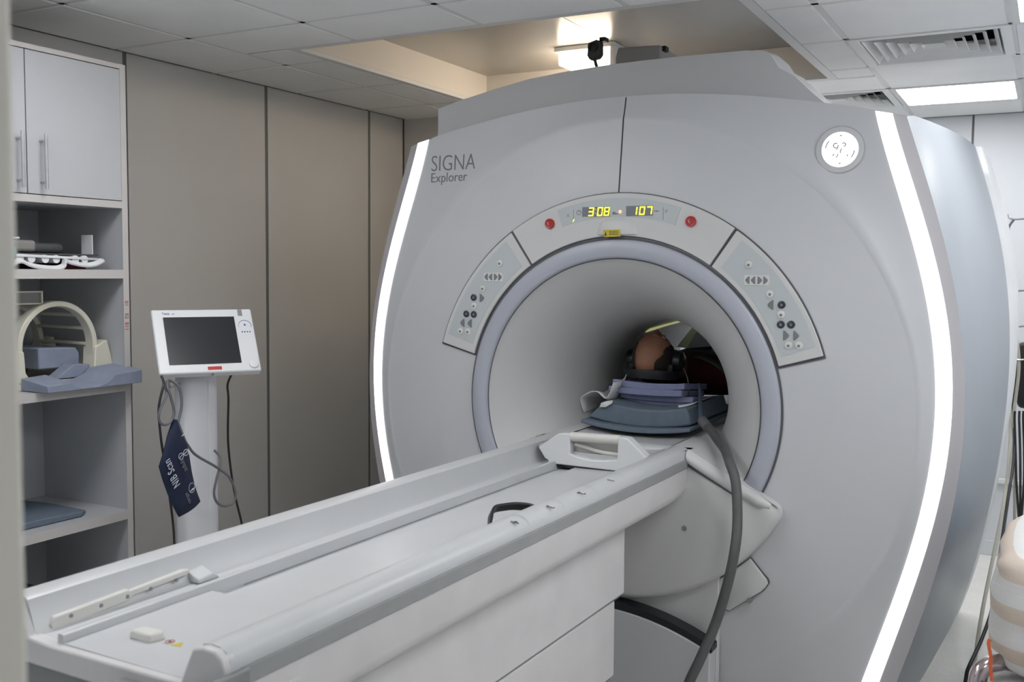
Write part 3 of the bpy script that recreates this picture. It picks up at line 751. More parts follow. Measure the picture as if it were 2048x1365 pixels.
# beam below the top with a rounded far lower corner
st = []
for ly, up in ((L0 + .005, 0), (-.20, 0), (-.13, .001), (-.08, .006), (-.045, .016), (-.02, .034), (L1, .065)):
    st.append([(.300, ly, .977), (.299, ly, .90 + up * .75), (.293, ly, .880 + up), (.278, ly, .866 + up), (.240, ly, .860 + up), (-.240, ly, .860 + up), (-.278, ly, .866 + up), (-.293, ly, .880 + up), (-.299, ly, .90 + up * .75), (-.300, ly, .977), (-.290, ly, .977), (-.290, ly, .940), (.290, ly, .940), (.290, ly, .977)])
obj('beam', MB().loft(st), M_TSIDE, tab, local=True, angle=40)
for (z0, z1, hw, e, y0) in ((.628, .868, .246, -.475, -2.20), (.370, .622, .238, -.53, -2.16), (.115, .364, .230, -.565, -2.12)):
    obj('skirt_tier', MB().loft([[(hw * a, y, z0) for a, y in ((-1, y0), (1, y0), (1, e), (-1, e))], [(hw * a * .995, y, z1) for a, y in ((-1, y0), (1, y0), (1, e), (-1, e))]]), M_TSIDE, tab, local=True, bevel=.008)
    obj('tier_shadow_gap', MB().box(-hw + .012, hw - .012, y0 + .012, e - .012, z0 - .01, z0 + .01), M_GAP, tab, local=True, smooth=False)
obj('foot', MB().box(-.20, .20, -2.05, -.62, 0, .12), M_GREY, tab, local=True, bevel=.01)
# near end: white end plate, grey body and grey corner bracket
obj('end_plate', MB().prism([(-.302, 1.03), (-.296, 1.041), (-.246, 1.041), (-.214, .975), (-.15, .971), (.195, .974), (.214, 1.016), (.226, 1.041), (.25, 1.047), (.276, 1.045), (.292, 1.034), (.298, 1.016), (.296, .945), (.06, .925), (-.255, .925), (-.28, .94)], L0 - .018, L0 + .012), M_TSIDE, tab, local=True, bevel=.004, angle=40)
obj('end_body', MB().prism([(-.285, .94), (-.262, .928), (.10, .928), (.26, .928), (.26, .60), (-.262, .60)], L0 - .012, L0 + .06), M_GREY, tab, local=True, bevel=.006)
br = MB().prism([(.035, .90), (.04, .948), (.055, .955), (.30, .962), (.312, .962), (.312, .89), (.06, .885)], L0 - .062, L0 - .014)
br.box(.299, .313, L0 - .05, L0 + .03, .955, 1.010)
br.box(.262, .313, L0 - .062, L0 - .035, .955, .995)
obj('corner_bracket', br, M_GREY, tab, local=True, bevel=.003)
# catch bar on the inner left slope, with screws
cb = obj('catch_bar', MB().prism([(-2.235, .985), (-2.225, .998), (-2.05, 1.004), (-2.048, 1.000), (-1.90, 1.006), (-1.885, 1.004), (-1.89, .993), (-2.04, .988), (-2.05, .980), (-2.20, .973), (-2.232, .974)], -.236, -.212, 'x'), M_HANDLE, tab, local=True, bevel=.003)
for y in (-2.19, -2.12, -2.055, -1.995, -1.925):
    obj('screw', MB().cyl((-.212, y, .990), (1, 0, .2), .0042, .0016, 10), M_GREY, tab, local=True)
obj('stop_block', MB().loft([[(-.232, y, z) for y, z in ((-1.885, .974), (-1.885, 1.0), (-1.84, 1.004), (-1.82, .974))], [(-.185, y, z) for y, z in ((-1.885, .974), (-1.885, .984), (-1.84, .988), (-1.82, .974))]]), M_TABLE, tab, local=True, bevel=.003)
obj('latch_block', MB().loft([[(x, y, .972) for x, y in ((-.052, -2.185), (.006, -2.185), (.012, -2.150), (-.046, -2.150))], [(x, y, .990) for x, y in ((-.050, -2.183), (.003, -2.183), (.009, -2.152), (-.044, -2.152))]]), M_HANDLE, tab, local=True, bevel=.005, seg=3)
sk = obj('warning_sticker', MB().box(.022, .042, -2.170, -2.148, .974, .9748), M_LABELW, tab, local=True, smooth=False, label='small red ringed sticker')
ring = [[(.032 + r * math.cos(t), -2.159 + r * math.sin(t), z) for r, z in ((.0095, .9748), (.0095, .9754), (.0072, .9754), (.0072, .9748))] for t in np.linspace(0, 2 * PI, 25)]
obj('red_ring', MB().loft(ring, cap=False), M_REDT, tab, local=True)
obj('ring_symbol', MB().box(.0285, .0355, -2.1625, -2.1555, .9748, .9753), M_INK, tab, local=True, smooth=False)
obj('hazard_triangle', MB().prism([(.046, -2.170), (.068, -2.166), (.055, -2.148)], .974, .9748, 'z'), M_YEL, tab, local=True, smooth=False)
# rail numbers 1 to 4 with lines between them
for k, ch in enumerate('1234'):
    wy = (-.30, -.505, -.70, -.89)[k] - .42 + .03
    text('rail_number', ch, .034, MW['scanner_table'] @ frame((.2735, wy, 1.0478), (0, -1, 0), (1, 0, -.12)), M_INK, tab, align='CENTER')
for wy in (-.595, -.81, -1.02, -1.225, -.66 + .02):
    if wy == -.64: continue
    obj('rail_line', MB().loft([[(x, wy + dy, z + .0006) for x, z in ((.240, 1.0475), (.254, 1.0495), (.272, 1.0475), (.286, 1.0405), (.295, 1.0285))] for dy in (-.002, .002)], closed=False), M_PALE, tab, local=True)
# paper labels on the near side
for (y0, y1, z0, z1) in ((-2.255, -2.185, .912, .962), (-2.16, -2.10, .905, .945)):
    pl = obj('side_label', MB().box(.2985, .3015, y0, y1, z0, z1), M_LABELW, tab, local=True, smooth=False)
for k in range(3):
    obj('label_text', MB().box(.3014, .302, -2.245, -2.195 - .008 * k, .950 - k * .008, .9525 - k * .008), M_INKG, tab, local=True, smooth=False)
for k in range(2):
    obj('label_text', MB().box(.3014, .302, -2.138, -2.105, .933 - k * .008, .936 - k * .008), M_INKG, tab, local=True, smooth=False)
obj('label_seal', MB().cyl((.3014, -2.149, .927), (1, 0, 0), .009, .0006, 18), M_INKG, tab, local=True)

# cradle that slides into the bore, with its handle plate at the near end
cra = thing('cradle', 'sliding white patient cradle with a grab handle at its near end', 'cradle', (2.2, .2, 1.0))
crs = []
for y in (.21, 2.75):
    crs.append([(AX + x, y, z) for x, z in ((-.215, 1.040), (-.20, 1.034), (-.10, 1.026), (0, 1.024), (.10, 1.026), (.20, 1.034), (.215, 1.040), (.215, 1.026), (.19, .995), (-.19, .995), (-.215, 1.026))])
obj('bed', MB().loft(crs), M_TABLE, cra, angle=50)
def hp(poly, y0, y1): return MB().prism([(AX + x, z) for x, z in poly], y0, y1)
pl = MB()
left = [(-.205, 1.034), (-.122, 1.092), (-.078, 1.094), (-.078, 1.020), (-.03, 1.010), (-.03, .978), (-.165, .978), (-.165, .990), (-.178, .994)]
win_b = [(-.078, 1.020), (-.045, 1.012), (0, 1.006), (.05, 1.008), (.095, 1.016), (.106, 1.022)]
plate = [(-.205, 1.034), (-.122, 1.092), (-.078, 1.094)] + win_b + [(.108, 1.098), (.144, 1.096), (.215, 1.036), (.18, .994), (.165, .990), (.165, .976), (-.165, .978), (-.165, .990), (-.178, .994)]
hpo = obj('handle_plate', hp(plate, .185, .232), M_WHITEP, cra, bevel=.004, angle=40)
obj('recess_wall', hp([(-.08, 1.0), (-.08, 1.075), (.108, 1.078), (.108, 1.0)], .228, .236), M_HANDLE, cra)
obj('grab_bar', MB().tube([(AX - .079, .200, 1.082), (AX + .109, .200, 1.086)], .017, 20, False), M_HANDLE, cra, label='cream grab bar')
obj('finger_ledge', MB().tube([(AX - .07, .215, 1.052), (AX - .03, .215, 1.046), (AX + .03, .213, 1.034), (AX + .105, .212, 1.030)], .007, 10), M_HANDLE, cra)
for k in range(5):
    obj('scale_mark', MB().box(AX - .04 + .022 * k, AX - .037 + .022 * k, .2275, .2285, 1.014, 1.020), M_INKG, cra, smooth=False)
obj('plate_underside', MB().box(AX - .15, AX + .15, .195, .30, .966, .979), M_DARK, cra, smooth=False)

# black carrying loop lying against the near rail
loop = thing('black_loop_handle', 'black plastic loop handle lying inside the table edge', 'handle', (2.3, -.6, .98))
def band_path(pts, hw, hh):
    P = spline([Vector(p) for p in pts], 5); rings = []
    for i, p in enumerate(P):
        d = (P[min(i + 1, len(P) - 1)] - P[max(i - 1, 0)]).normalized()
        a = d.cross(Vector((-.8, .2, .5))).normalized(); b = a.cross(d).normalized()
        rings.append([tuple(p + a * (sx * hw) + b * (sy * hh)) for sx, sy in ((-1, -1), (1, -1), (1, 1), (-1, 1))])
    return MB().loft(rings)
obj('loop', band_path([(2.372, -.845, .99), (2.352, -.80, 1.018), (2.336, -.765, 1.032), (2.333, -.742, 1.038), (2.345, -.722, 1.040), (2.37, -.69, 1.040), (2.402, -.655, 1.030), (2.43, -.62, 1.0)], .0125, .004), M_DARK, loop, bevel=.002)
obj('loop_foot', MB().box(2.362, 2.385, -.86, -.835, .975, .998), M_DARK, loop, bevel=.003)

# ================================================================== PADS, SHEETS ON THE CRADLE
def sagpad(x0, x1, xt0, xt1, y0, y1, zb, zt, sag, n=16, rise=0.0):
    rows = []
    for y in np.linspace(y0, y1, 6):
        a = []
        for k in range(n + 1):
            s = k / n; c = 1 - (2 * s - 1) ** 2
            a.append((x0 + (x1 - x0) * s, y, zb - sag * c + rise * (y - y0)))
        for k in range(n, -1, -1):
            s = k / n; c = 1 - (2 * s - 1) ** 2
            a.append((xt0 + (xt1 - xt0) * s, y, zt - sag * c * .75 + rise * (y - y0)))
        rows.append(a)
    return MB().loft(rows)
def pad(name, mb, m, label, grp=None, bev=.006):
    t = thing(name, label, 'pad', (0, 0, 0), group=grp)
    return t
o = obj('table_pad', sagpad(1.965, 2.425, 1.965, 2.425, .625, 1.5, 1.064, 1.078, .022), M_FOAMB, bevel=.004); props(o, 'thin blue-grey table pad lying lowest, its edge showing under the thick pad', 'pad')
o = obj('shoulder_pad', sagpad(1.975, 2.415, 2.045, 2.395, .675, 1.18, 1.083, 1.150, .026), M_FOAMB, bevel=.008); props(o, 'thick blue-grey curved pad with sloping ends under the lavender foam stack', 'pad')
zz = 1.126
for k, (x0, x1, y0, h, lb) in enumerate(((2.045, 2.372, .845, .023, 'lowest of the four lavender foam slabs under the head'), (2.050, 2.368, .832, .023, 'second lavender foam slab from below under the head'),
                              (2.012, 2.332, .795, .025, 'widest lavender foam slab, third from below under the head'), (2.022, 2.338, .812, .025, 'topmost lavender foam slab directly under the headphones'))):
    sg = .006 if k < 3 else .012
    zo = zz
    o = obj('foam_slab', sagpad(x0, x1, x0 + .003, x1, y0, y0 + .30, zo, zo + h, sg, rise=-.10), M_FOAML, bevel=.003)
    props(o, lb, 'pad', 'foam slabs under the head'); zz += h + .0026
# paper strip between slab and shoulder pad, cloth at the left
def sheet(name, grid, m, label, cat, th=.003):
    o = obj(name, MB().loft(grid, closed=False), m, solid=th, angle=60); props(o, label, cat); return o
g = []
for i in range(9):
    s = i / 8; row = []
    for j in range(6):
        u = j / 5
        x = 2.25 + .14 * s
        sag = .02 * (1 - (2 * s - 1) ** 2)
        row.append((x, .70 + .30 * u if 0 else .80 + .22 * u - (.05 if j == 0 else 0), 1.1265 + .014 * s + .016 * s * s + (-.003 if j == 0 else 0) + .001))
    g.append(row)
sheet('paper_strip', g, M_CLOTH, 'thin white paper strip sticking out between the foam slabs and thick pad', 'paper', .0012)
g = []
for i in range(15):
    s = i / 14; row = []
    for j in range(9):
        u = j / 8
        x = 1.845 + .215 * s + .01 * math.sin(u * 7)
        z = 1.062 + .098 * math.sin(min(s * 1.9, 1) * PI * .60) * (1 + .18 * math.sin(u * 5 + s * 4)) + (.075 * ((s - .72) / .28) ** 2 if s > .72 else 0) + .010 * math.sin(s * 13 + u * 3)
        y = .80 + .30 * u - .06 * s
        r = math.hypot(x - AX, z - AZ)
        rm = float(np.interp(y, [.42, .52, .61, .73, .88, 1.05], [.54, .45, .39, .34, .31, .29])) - .012
        if r > rm: x = AX + (x - AX) * rm / r; z = AZ + (z - AZ) * rm / r
        row.append((x, y, z))
    g.append(row)
sheet('crumpled_cloth', g, M_CLOTH, 'crumpled white cloth beside the foam slabs on the left of the bore', 'cloth')
o = obj('paper_tag', MB().loft([[(2.035, .668, 1.145), (2.060, .664, 1.155), (2.078, .690, 1.158)], [(2.030, .664, 1.128), (2.058, .662, 1.130), (2.085, .664, 1.148)]], closed=False), M_CLOTH, solid=.001); props(o, 'small white paper tag on the front edge of the thick blue-grey pad', 'tag')

# ================================================================== PATIENT
def skin_mesh(nodes, edges, root=0, sub=2):
    me = bpy.data.meshes.new('s'); me.from_pydata([n[0] for n in nodes], edges, [])
    o = bpy.data.objects.new('s', me); COL.objects.link(o)
    md = o.modifiers.new('skin', 'SKIN')
    for i, n in enumerate(nodes):
        r = n[1] if isinstance(n[1], tuple) else (n[1], n[1])
        me.skin_vertices[0].data[i].radius = r
    me.skin_vertices[0].data[root].use_root = True
    sm = o.modifiers.new('sub', 'SUBSURF'); sm.levels = sub; sm.render_levels = sub
    dg = bpy.context.evaluated_depsgraph_get(); dg.update()
    r = bpy.data.meshes.new_from_object(o.evaluated_get(dg))
    bpy.data.objects.remove(o, do_unlink=True)
    return r
HC = Vector((2.131, 1.02, 1.308))       # head centre; crown towards the camera, face up
def hd(x, y, z):  # head frame: x right(+X), y forward (face), z up (crown)
    t = math.radians(8)
    yy = y * math.cos(t) + z * math.sin(t) * 0; 
    return (HC.x + 1.14 * x, HC.y - 1.1 * z, HC.z + 1.08 * y)
def head_mesh():
    bm = bmesh.new(); bmesh.ops.create_uvsphere(bm, u_segments=40, v_segments=28, radius=1)
    for v in bm.verts:
        x, y, z = v.co
        X = x * .077; Y = y * .098; Z = z * .115
        if z < 0:                                   # jaw: narrower, less deep at the back
            k = -z
            X *= 1 - .28 * k; Y = Y * (1 - .22 * k) + (.016 * k if y > 0 else 0.018 * k)
        if y < 0 and z > -.3: Y *= 1.04
        def g(cx, cz, s): return math.exp(-(((X - cx) / s) ** 2 + ((Z - cz) / s) ** 2))
        if y > 0:
            Y += .024 * math.exp(-((X / .013) ** 2)) * math.exp(-(((Z + .030) / .020) ** 2))          # nose
            Y += .007 * math.exp(-((X / .05) ** 2)) * math.exp(-(((Z - .022) / .012) ** 2))            # brow
            Y -= .010 * (g(.031, .0, .017) + g(-.031, .0, .017))                                     # eye sockets
            Y += .006 * math.exp(-((X / .022) ** 2)) * math.exp(-(((Z + .066) / .009) ** 2))           # lips
            Y -= .004 * math.exp(-((X / .022) ** 2)) * math.exp(-(((Z + .068) / .0025) ** 2))
            Y += .010 * math.exp(-((X / .028) ** 2)) * math.exp(-(((Z + .098) / .014) ** 2))           # chin
        v.co = hd(X, Y, Z)
    for sg in (1, -1):                               # ears
        r = bmesh.ops.create_uvsphere(bm, u_segments=12, v_segments=8, radius=1)
        for v in r['verts']:
            x, y, z = v.co; v.co = hd(sg * .079 + x * .008 + sg * .004 * (y < 0), -.012 + y * .018, -.015 + z * .032)
    me = bpy.data.meshes.new('h'); bm.to_mesh(me); bm.free(); return me
P = [((2.20, 2.02, 1.175), (.155, .105)),      # 0 pelvis
     ((2.20, 1.84, 1.185), (.150, .100)),      # 1 waist
     ((2.19, 1.62, 1.195), (.160, .110)),      # 2 chest
     ((2.185, 1.44, 1.205), (.150, .095)),     # 3 upper chest
     ((2.17, 1.30, 1.235), (.075, .070)),      # 4 neck base
     ((2.155, 1.20, 1.270), (.058, .060)),     # 5 neck
     ((2.148, 1.10, 1.300), (.055, .058)),     # 6 skull base
     ((2.025, 1.42, 1.20), .068), ((1.975, 1.60, 1.165), .050), ((1.958, 1.72, 1.15), .043), ((1.975, 1.86, 1.165), .037), ((2.00, 1.97, 1.20), .026),
     ((2.355, 1.42, 1.20), .068), ((2.418, 1.60, 1.165), .050), ((2.436, 1.72, 1.15), .043), ((2.42, 1.86, 1.165), .037), ((2.395, 1.97, 1.20), .026),
     ((2.11, 2.12, 1.17), .090), ((2.11, 2.32, 1.215), .075), ((2.115, 2.50, 1.255), .055), ((2.115, 2.70, 1.18), .052), ((2.115, 2.88, 1.115), .036), ((2.11, 2.93, 1.16), .036), ((2.10, 2.95, 1.24), .022),
     ((2.29, 2.12, 1.17), .090), ((2.29, 2.32, 1.215), .075), ((2.285, 2.50, 1.255), .055), ((2.285, 2.70, 1.18), .052), ((2.285, 2.88, 1.115), .036), ((2.29, 2.93, 1.16), .036), ((2.30, 2.95, 1.24), .022)]
E_ = [(0, 1), (1, 2), (2, 3), (3, 4), (4, 5), (5, 6), (3, 7), (7, 8), (8, 9), (9, 10), (10, 11), (3, 12), (12, 13), (13, 14), (14, 15), (15, 16),
      (0, 17), (17, 18), (18, 19), (19, 20), (20, 21), (21, 22), (22, 23), (0, 24), (24, 25), (25, 26), (26, 27), (27, 28), (28, 29), (29, 30)]
bm = bmesh.new()
bm.from_mesh(skin_mesh(P, E_)); bm.from_mesh(head_mesh())
for sg, w in ((-1, (1.985, 1.95, 1.195)), (1, (2.41, 1.95, 1.195))):     # hands resting on the thighs' sides
    w = Vector(w); ins = Vector((-sg, 0, 0))
    nodes = [(tuple(w), (.024, .016)), (tuple(w + Vector((0, .045, .008)) + ins * .006), (.036, .014))]; edges = [(0, 1)]
    for f, (dx, ln) in enumerate(((-.028, .070), (-.010, .080), (.009, .075), (.026, .060))):
        base = w + Vector((sg * dx, .075, .010)) + ins * .008
        b0 = len(nodes)
        nodes += [(tuple(base), .0095), (tuple(base + Vector((0, ln * .5, .004))), .0085), (tuple(base + Vector((0, ln * .85, -.006))), .0078), (tuple(base + Vector((0, ln, -.018))), .007)]
        edges += [(1, b0), (b0, b0 + 1), (b0 + 1, b0 + 2), (b0 + 2, b0 + 3)]
    b0 = len(nodes); th = w + Vector((0, .025, .004)) + ins * .026
    nodes += [(tuple(th), .011), (tuple(th + Vector((0, .03, -.004)) + ins * .018), .0098), (tuple(th + Vector((0, .058, -.012)) + ins * .022), .0085)]
    edges += [(1, b0), (b0, b0 + 1), (b0 + 1, b0 + 2)]
    bm.from_mesh(skin_mesh(nodes, edges, 0, 1))
me = bpy.data.meshes.new('person'); bm.to_mesh(me); bm.free()
tmp = bpy.data.objects.new('tmp', me); COL.objects.link(tmp)
rm = tmp.modifiers.new('r', 'REMESH'); rm.mode = 'VOXEL'; rm.voxel_size = .0055
smo = tmp.modifiers.new('s', 'SMOOTH'); smo.factor = .5; smo.iterations = 2
dg = bpy.context.evaluated_depsgraph_get(); dg.update()
bme = bpy.data.meshes.new_from_object(tmp.evaluated_get(dg)); bpy.data.objects.remove(tmp, do_unlink=True)
bme.materials.clear(); bme.materials.append(M_SKIN)
for p_ in bme.polygons: p_.use_smooth = True
person = bpy.data.objects.new('person', bme); COL.objects.link(person); MW['person'] = Matrix.Identity(4)
props(person, 'person lying on their back in the bore, balding head towards the camera', 'person')
def clothes(name, test, m, th=.007):
    b = bmesh.new(); b.from_mesh(bme)
    bmesh.ops.delete(b, geom=[f for f in b.faces if not test(f.calc_center_median())], context='FACES')
    for v in b.verts: v.co += v.normal * th
    q = bpy.data.meshes.new(name); b.to_mesh(q); b.free(); q.materials.clear(); q.materials.append(m)
    for p_ in q.polygons: p_.use_smooth = True
    o = bpy.data.objects.new(name, q); COL.objects.link(o); o.parent = person; return o
clothes('shirt', lambda c: 1.205 < c.y < 1.93 and not (c.y > 1.84 and abs(c.x - 2.2) > .155), M_SHIRT)
clothes('trousers', lambda c: (c.y >= 1.90 and abs(c.x - 2.2) < .17 and c.y < 2.86) or (c.y > 2.10 and c.y < 2.86), M_TROUS, .008)
clothes('hair', lambda c: c.y < 1.12 and c.z < 1.375 and (c.x > 2.150 + .045 * max(0, (c.z - 1.24) / .1) + .004 * math.sin(110 * c.z) and c.y < 1.10 or c.z < 1.262 or c.x < 2.085) and c.y > .90 and not (c.z > 1.375), M_HAIR, .003)
for sg in (1, -1):
    e = MB().disc_rim(hd(sg * .031, .078, 0), (0, 0, 1), [(.002, -.010), (.010, -.006), (.0115, 0), (.010, .006), (.004, .0105)], 16)
    obj('eye', e, M_BTNW, person); obj('eyelid', MB().tube([hd(sg * .031 - .012, .088, 0), hd(sg * .031, .0915, -.001), hd(sg * .031 + .012, .088, 0)], .003, 6), M_SKIN, person)
# headphones: two cups over the ears joined by a band round the back of the crown
hpn = thing('headphones', 'black headphones on the head, the band resting on the lavender foam', 'headphones', (HC.x, HC.y, HC.z))
for sg in (1, -1):
    c = obj('ear_cup', MB().disc_rim(hd(sg * .074, -.010, -.012), (sg, 0, 0), [(.030, 0), (.043, .004), (.045, .020), (.042, .036), (.030, .044), (.012, .046)], 28), M_DARK, hpn)
    obj('cushion', MB().disc_rim(hd(sg * .066, -.010, -.012), (sg, 0, 0), [(.028, 0), (.040, .004), (.041, .012), (.030, .014)], 28), M_GAP, hpn)
    obj('hinge', MB().box(HC.x + sg * .088 - .012, HC.x + sg * .088 + .012, HC.y - .05, HC.y - .02, HC.z - .055, HC.z - .02), M_DARK, hpn, bevel=.004)
pts = []
for k in range(25):
    t = PI * k / 24; pts.append((HC.x - .112 * math.cos(t), HC.y - .03 - .118 * math.sin(t) ** .8, HC.z - .062 + .012 * math.sin(t) - .006))
rings = []
for p_ in pts:
    x, y, z = p_; d = Vector((x - HC.x, y - HC.y, 0)).normalized()
    rings.append([tuple(Vector(p_) + d * a + Vector((0, 0, b))) for a, b in ((-.004, -.020), (.004, -.020), (.006, 0), (.004, .018), (-.004, .018))])
obj('headband', MB().loft(rings), M_DARK, hpn, angle=50)
for k, (dx, dz) in enumerate(((.045, -.053), (.058, -.050), (.070, -.047))):
    obj('band_mark', MB().box(HC.x + dx, HC.x + dx + .008, HC.y - .140 + dx * .35, HC.y - .135 + dx * .35, HC.z + dz - .012, HC.z + dz), M_INKL, hpn)
obj('ear_cable', MB().tube([(2.262, 1.02, 1.27), (2.31, .93, 1.24), (2.335, .88, 1.19), (2.33, .86, 1.14), (2.345, .80, 1.135)], .0025, 6), M_CABLE, hpn)
# things over the body
g = []
for i in range(17):
    s = -1 + 2 * i / 16; row = []
    for y in np.linspace(1.42, 1.80, 7): row.append((2.19 + .205 * s, y, 1.325 - .085 * abs(s) ** 2.4 + .01 * math.sin(y * 20)))
    g.append(row)
o = sheet('body_coil', g, M_FOAMD, 'dark blanket-like receiver coil laid over the chest', 'coil', .022)
g = []
for i in range(17):
    s = -1 + 2 * i / 16; row = []
    for y in np.linspace(1.27, 1.40, 4): row.append((2.19 + .225 * s, y, 1.302 - .11 * abs(s) ** 2.2))
    g.append(row)
sheet('chest_cloth', g, M_OLIVE, 'olive cloth across the shoulders below the dark coil', 'cloth', .004)
ch = thing('chest_coil', 'white angular coil housing standing on the chest, seen past the head', 'coil', (2.14, 1.55, 1.32))
obj('housing', MB().add([(2.045, 1.56, 1.318), (2.117, 1.56, 1.412), (2.166, 1.50, 1.405), (2.132, 1.45, 1.322), (2.238, 1.53, 1.332), (2.19, 1.70, 1.318), (2.15, 1.70, 1.40)],
    [(0, 3, 2, 1), (3, 4, 2), (4, 5, 6, 2), (2, 6, 1), (0, 1, 6, 5), (0, 5, 4, 3)]), M_WHITEP, ch, angle=10)
rows = []
for k in range(13):
    u = k / 12; y = 1.24 + .34 * u; a = math.radians(128.5 - 12.5 * u)
    rows.append([polar(.2985, a + .045, y), polar(.2955, a + .04, y), polar(.2955, a - .04, y), polar(.2985, a - .045, y)])
obj('bore_light', MB().loft(rows), M_BLIGHT, scan, label='dim yellow-green light strip inside the bore')

# hose hanging out of the bore
hs = thing('hose', 'dark grey hose hanging out of the bore down in front of the scanner', 'hose', (2.6, .2, 0))
hpts = [(2.470, .66, 1.098), (2.53, .575, 1.080), (2.561, .55 - .02, 1.064), (2.62, .43, 1.045), (2.665, .335, 1.02), (2.70, .296, .960), (2.722, .25, .842), (2.727, .21, .751), (2.713, .18, .635), (2.683, .15, .502), (2.649, .10, .392), (2.615, .08, .30), (2.57, .05, .12), (2.56, -.02, .022), (2.60, -.20, .020)]
obj('tube', MB().tube(hpts, .0175, 14), M_HOSE, hs)
obj('lead', MB().tube([(2.345, .98, 1.21), (2.375, .90, 1.185), (2.415, .78, 1.140), (2.445, .70, 1.115), (2.478, .65, 1.096)], lambda t: .006 + .005 * t, 10), M_FOAMD, hs, label='thinner dark blue lead end')
obj('connector', MB().tube([(2.458, .676, 1.105), (2.50, .615, 1.088)], .0195, 14, False), M_CABLE, hs)

# small camera on a stalk on top of the scanner
t = thing('observation_camera', 'small black camera on a bent stalk above the scanner top', 'camera', (1.94, .78, 2.46))
hx = MB().loft([[(1.905, .77, 2.565), (1.915, .77, 2.548), (1.955, .77, 2.552), (1.967, .77, 2.568), (1.965, .77, 2.618), (1.945, .77, 2.626), (1.908, .77, 2.615)],
                [(1.890, .83, 2.570), (1.902, .83, 2.553), (1.942, .83, 2.557), (1.954, .83, 2.573), (1.952, .83, 2.625), (1.932, .83, 2.633), (1.895, .83, 2.622)]])
cb = obj('camera_body', hx, M_COILD, t, bevel=.004)
obj('lens', MB().disc_rim((1.934, .770, 2.596), (0, -1, 0), [(.018, -.002), (.018, .006), (.014, .006), (.013, .001)], 20), M_DARK, t)
obj('clip', MB().box(1.945, 1.972, .80, .84, 2.626, 2.642), M_DARK, t, bevel=.003)
obj('stalk', MB().tube([(1.942, .80, 2.42), (1.941, .80, 2.50), (1.932, .80, 2.535), (1.925, .80, 2.56)], .007, 10), M_COILD, t)

# ================================================================== STORAGE CABINET
CX = .509
Y0, Y1 = -1.205, -.373
cab = thing('storage_cabinet', 'tall white storage cabinet with open shelves below two doors', 'cabinet', (.25, -.79, 0))
obj('side_panel', MB().box(.012, CX - .003, Y1 - .019, Y1, 0, 2.424), M_CAB, cab, smooth=False)
obj('side_panel', MB().box(.012, CX - .003, Y0, Y0 + .019, 0, 2.424), M_CAB, cab, smooth=False)
obj('back_panel', MB().box(.002, .012, Y0, Y1, 0, 2.424), M_CAB, cab, smooth=False)
obj('top_panel', MB().box(.002, CX, Y0, Y1, 2.424, 2.441), M_EDGE, cab, smooth=False)
obj('edge_band', MB().box(CX - .003, CX, Y1 - .026, Y1, 0, 2.424), M_EDGE, cab, smooth=False)
obj('edge_band', MB().box(CX - .003, CX, Y0, Y0 + .026, 0, 2.424), M_EDGE, cab, smooth=False)
shelves = [(1.902, 1.928), (1.636, 1.669), (1.203, 1.236), (.703, .738), (.30, .333), (.03, .06)]
for z0, z1 in shelves:
    sh = obj('shelf', MB().box(.012, CX - .003, Y0 + .019, Y1 - .019, z0, z1), M_CAB, cab, smooth=False)
    obj('edge_band', MB().box(CX - .003, CX, Y0 + .026, Y1 - .026, z0, z1), M_EDGE, sh, smooth=False)
for (a, b, hy) in ((-.793, -.399, -.742), (-1.177, -.797, -.832)):
    d = obj('door', MB().box(CX - .020, CX - .001, a, b, 1.931, 2.421), M_CAB, cab, bevel=.001, seg=1, smooth=False)
    h = MB().tube([(CX + .030, hy, 1.948), (CX + .030, hy, 2.138)], .006, 12, False)
    for z in (1.972, 2.114): h.tube([(CX - .002, hy, z), (CX + .030, hy, z)], .0045, 10, False)
    obj('handle', h, M_CHROME, d)
for s, z in (('01', 1.540), ('02', 1.492), ('011', 1.452)):
    text('red_number', s, .022, frame((CX + .0006, -.394, z), (0, 0, -1), (0, 1, 0)), M_REDT, cab, align='CENTER')

# shelf 1: flat white coil tray with pads on it
t = thing('flat_coil', 'flat white receiver coil with ribbed underside on the upper open shelf', 'coil', (.33, -.64, 1.672))
top = []
obj('plate', MB().loft([[(.47, -.95, 1.722), (.47, -.80, 1.722), (.47, -.60, 1.716), (.47, -.47, 1.712), (.46, -.445, 1.711), (.46, -.445, 1.704), (.47, -.47, 1.704), (.47, -.60, 1.707), (.47, -.80, 1.712), (.47, -.95, 1.713)],
                        [(.18, -.95, 1.722), (.18, -.80, 1.722), (.18, -.60, 1.716), (.18, -.47, 1.712), (.19, -.445, 1.711), (.19, -.445, 1.704), (.18, -.47, 1.704), (.18, -.60, 1.707), (.18, -.80, 1.712), (.18, -.95, 1.713)]]), M_WHITEP, t, bevel=.002)
for y in (-.80, -.755, -.70, -.655, -.575, -.535):
    obj('rib', MB().tube([(.465, y, 1.706), (.20, y, 1.706)], .015, 12, False), M_WHITEP, t)
obj('dark_cover', MB().box(.19, .455, -.93, -.465, 1.720, 1.726), M_COILD, t, bevel=.002)
obj('strap', band_path([(.475, -.92, 1.680), (.475, -.86, 1.676), (.475, -.825, 1.694), (.475, -.80, 1.697), (.475, -.77, 1.685), (.475, -.72, 1.676), (.475, -.66, 1.674), (.475, -.635, 1.684), (.475, -.63, 1.705)], .003, .012), M_WHITEP, t)
obj('strap', band_path([(.475, -.63, 1.703), (.475, -.60, 1.694), (.475, -.545, 1.686), (.475, -.50, 1.690), (.475, -.465, 1.705)], .003, .012), M_WHITEP, t)
obj('pin', MB().box(.36, .42, -.466, -.462, 1.722, 1.800), M_WHITEP, t)
obj('foot', MB().box(.2, .45, -.62, -.52, 1.670, 1.694), M_SHIRT, t, label='dark purple foot')
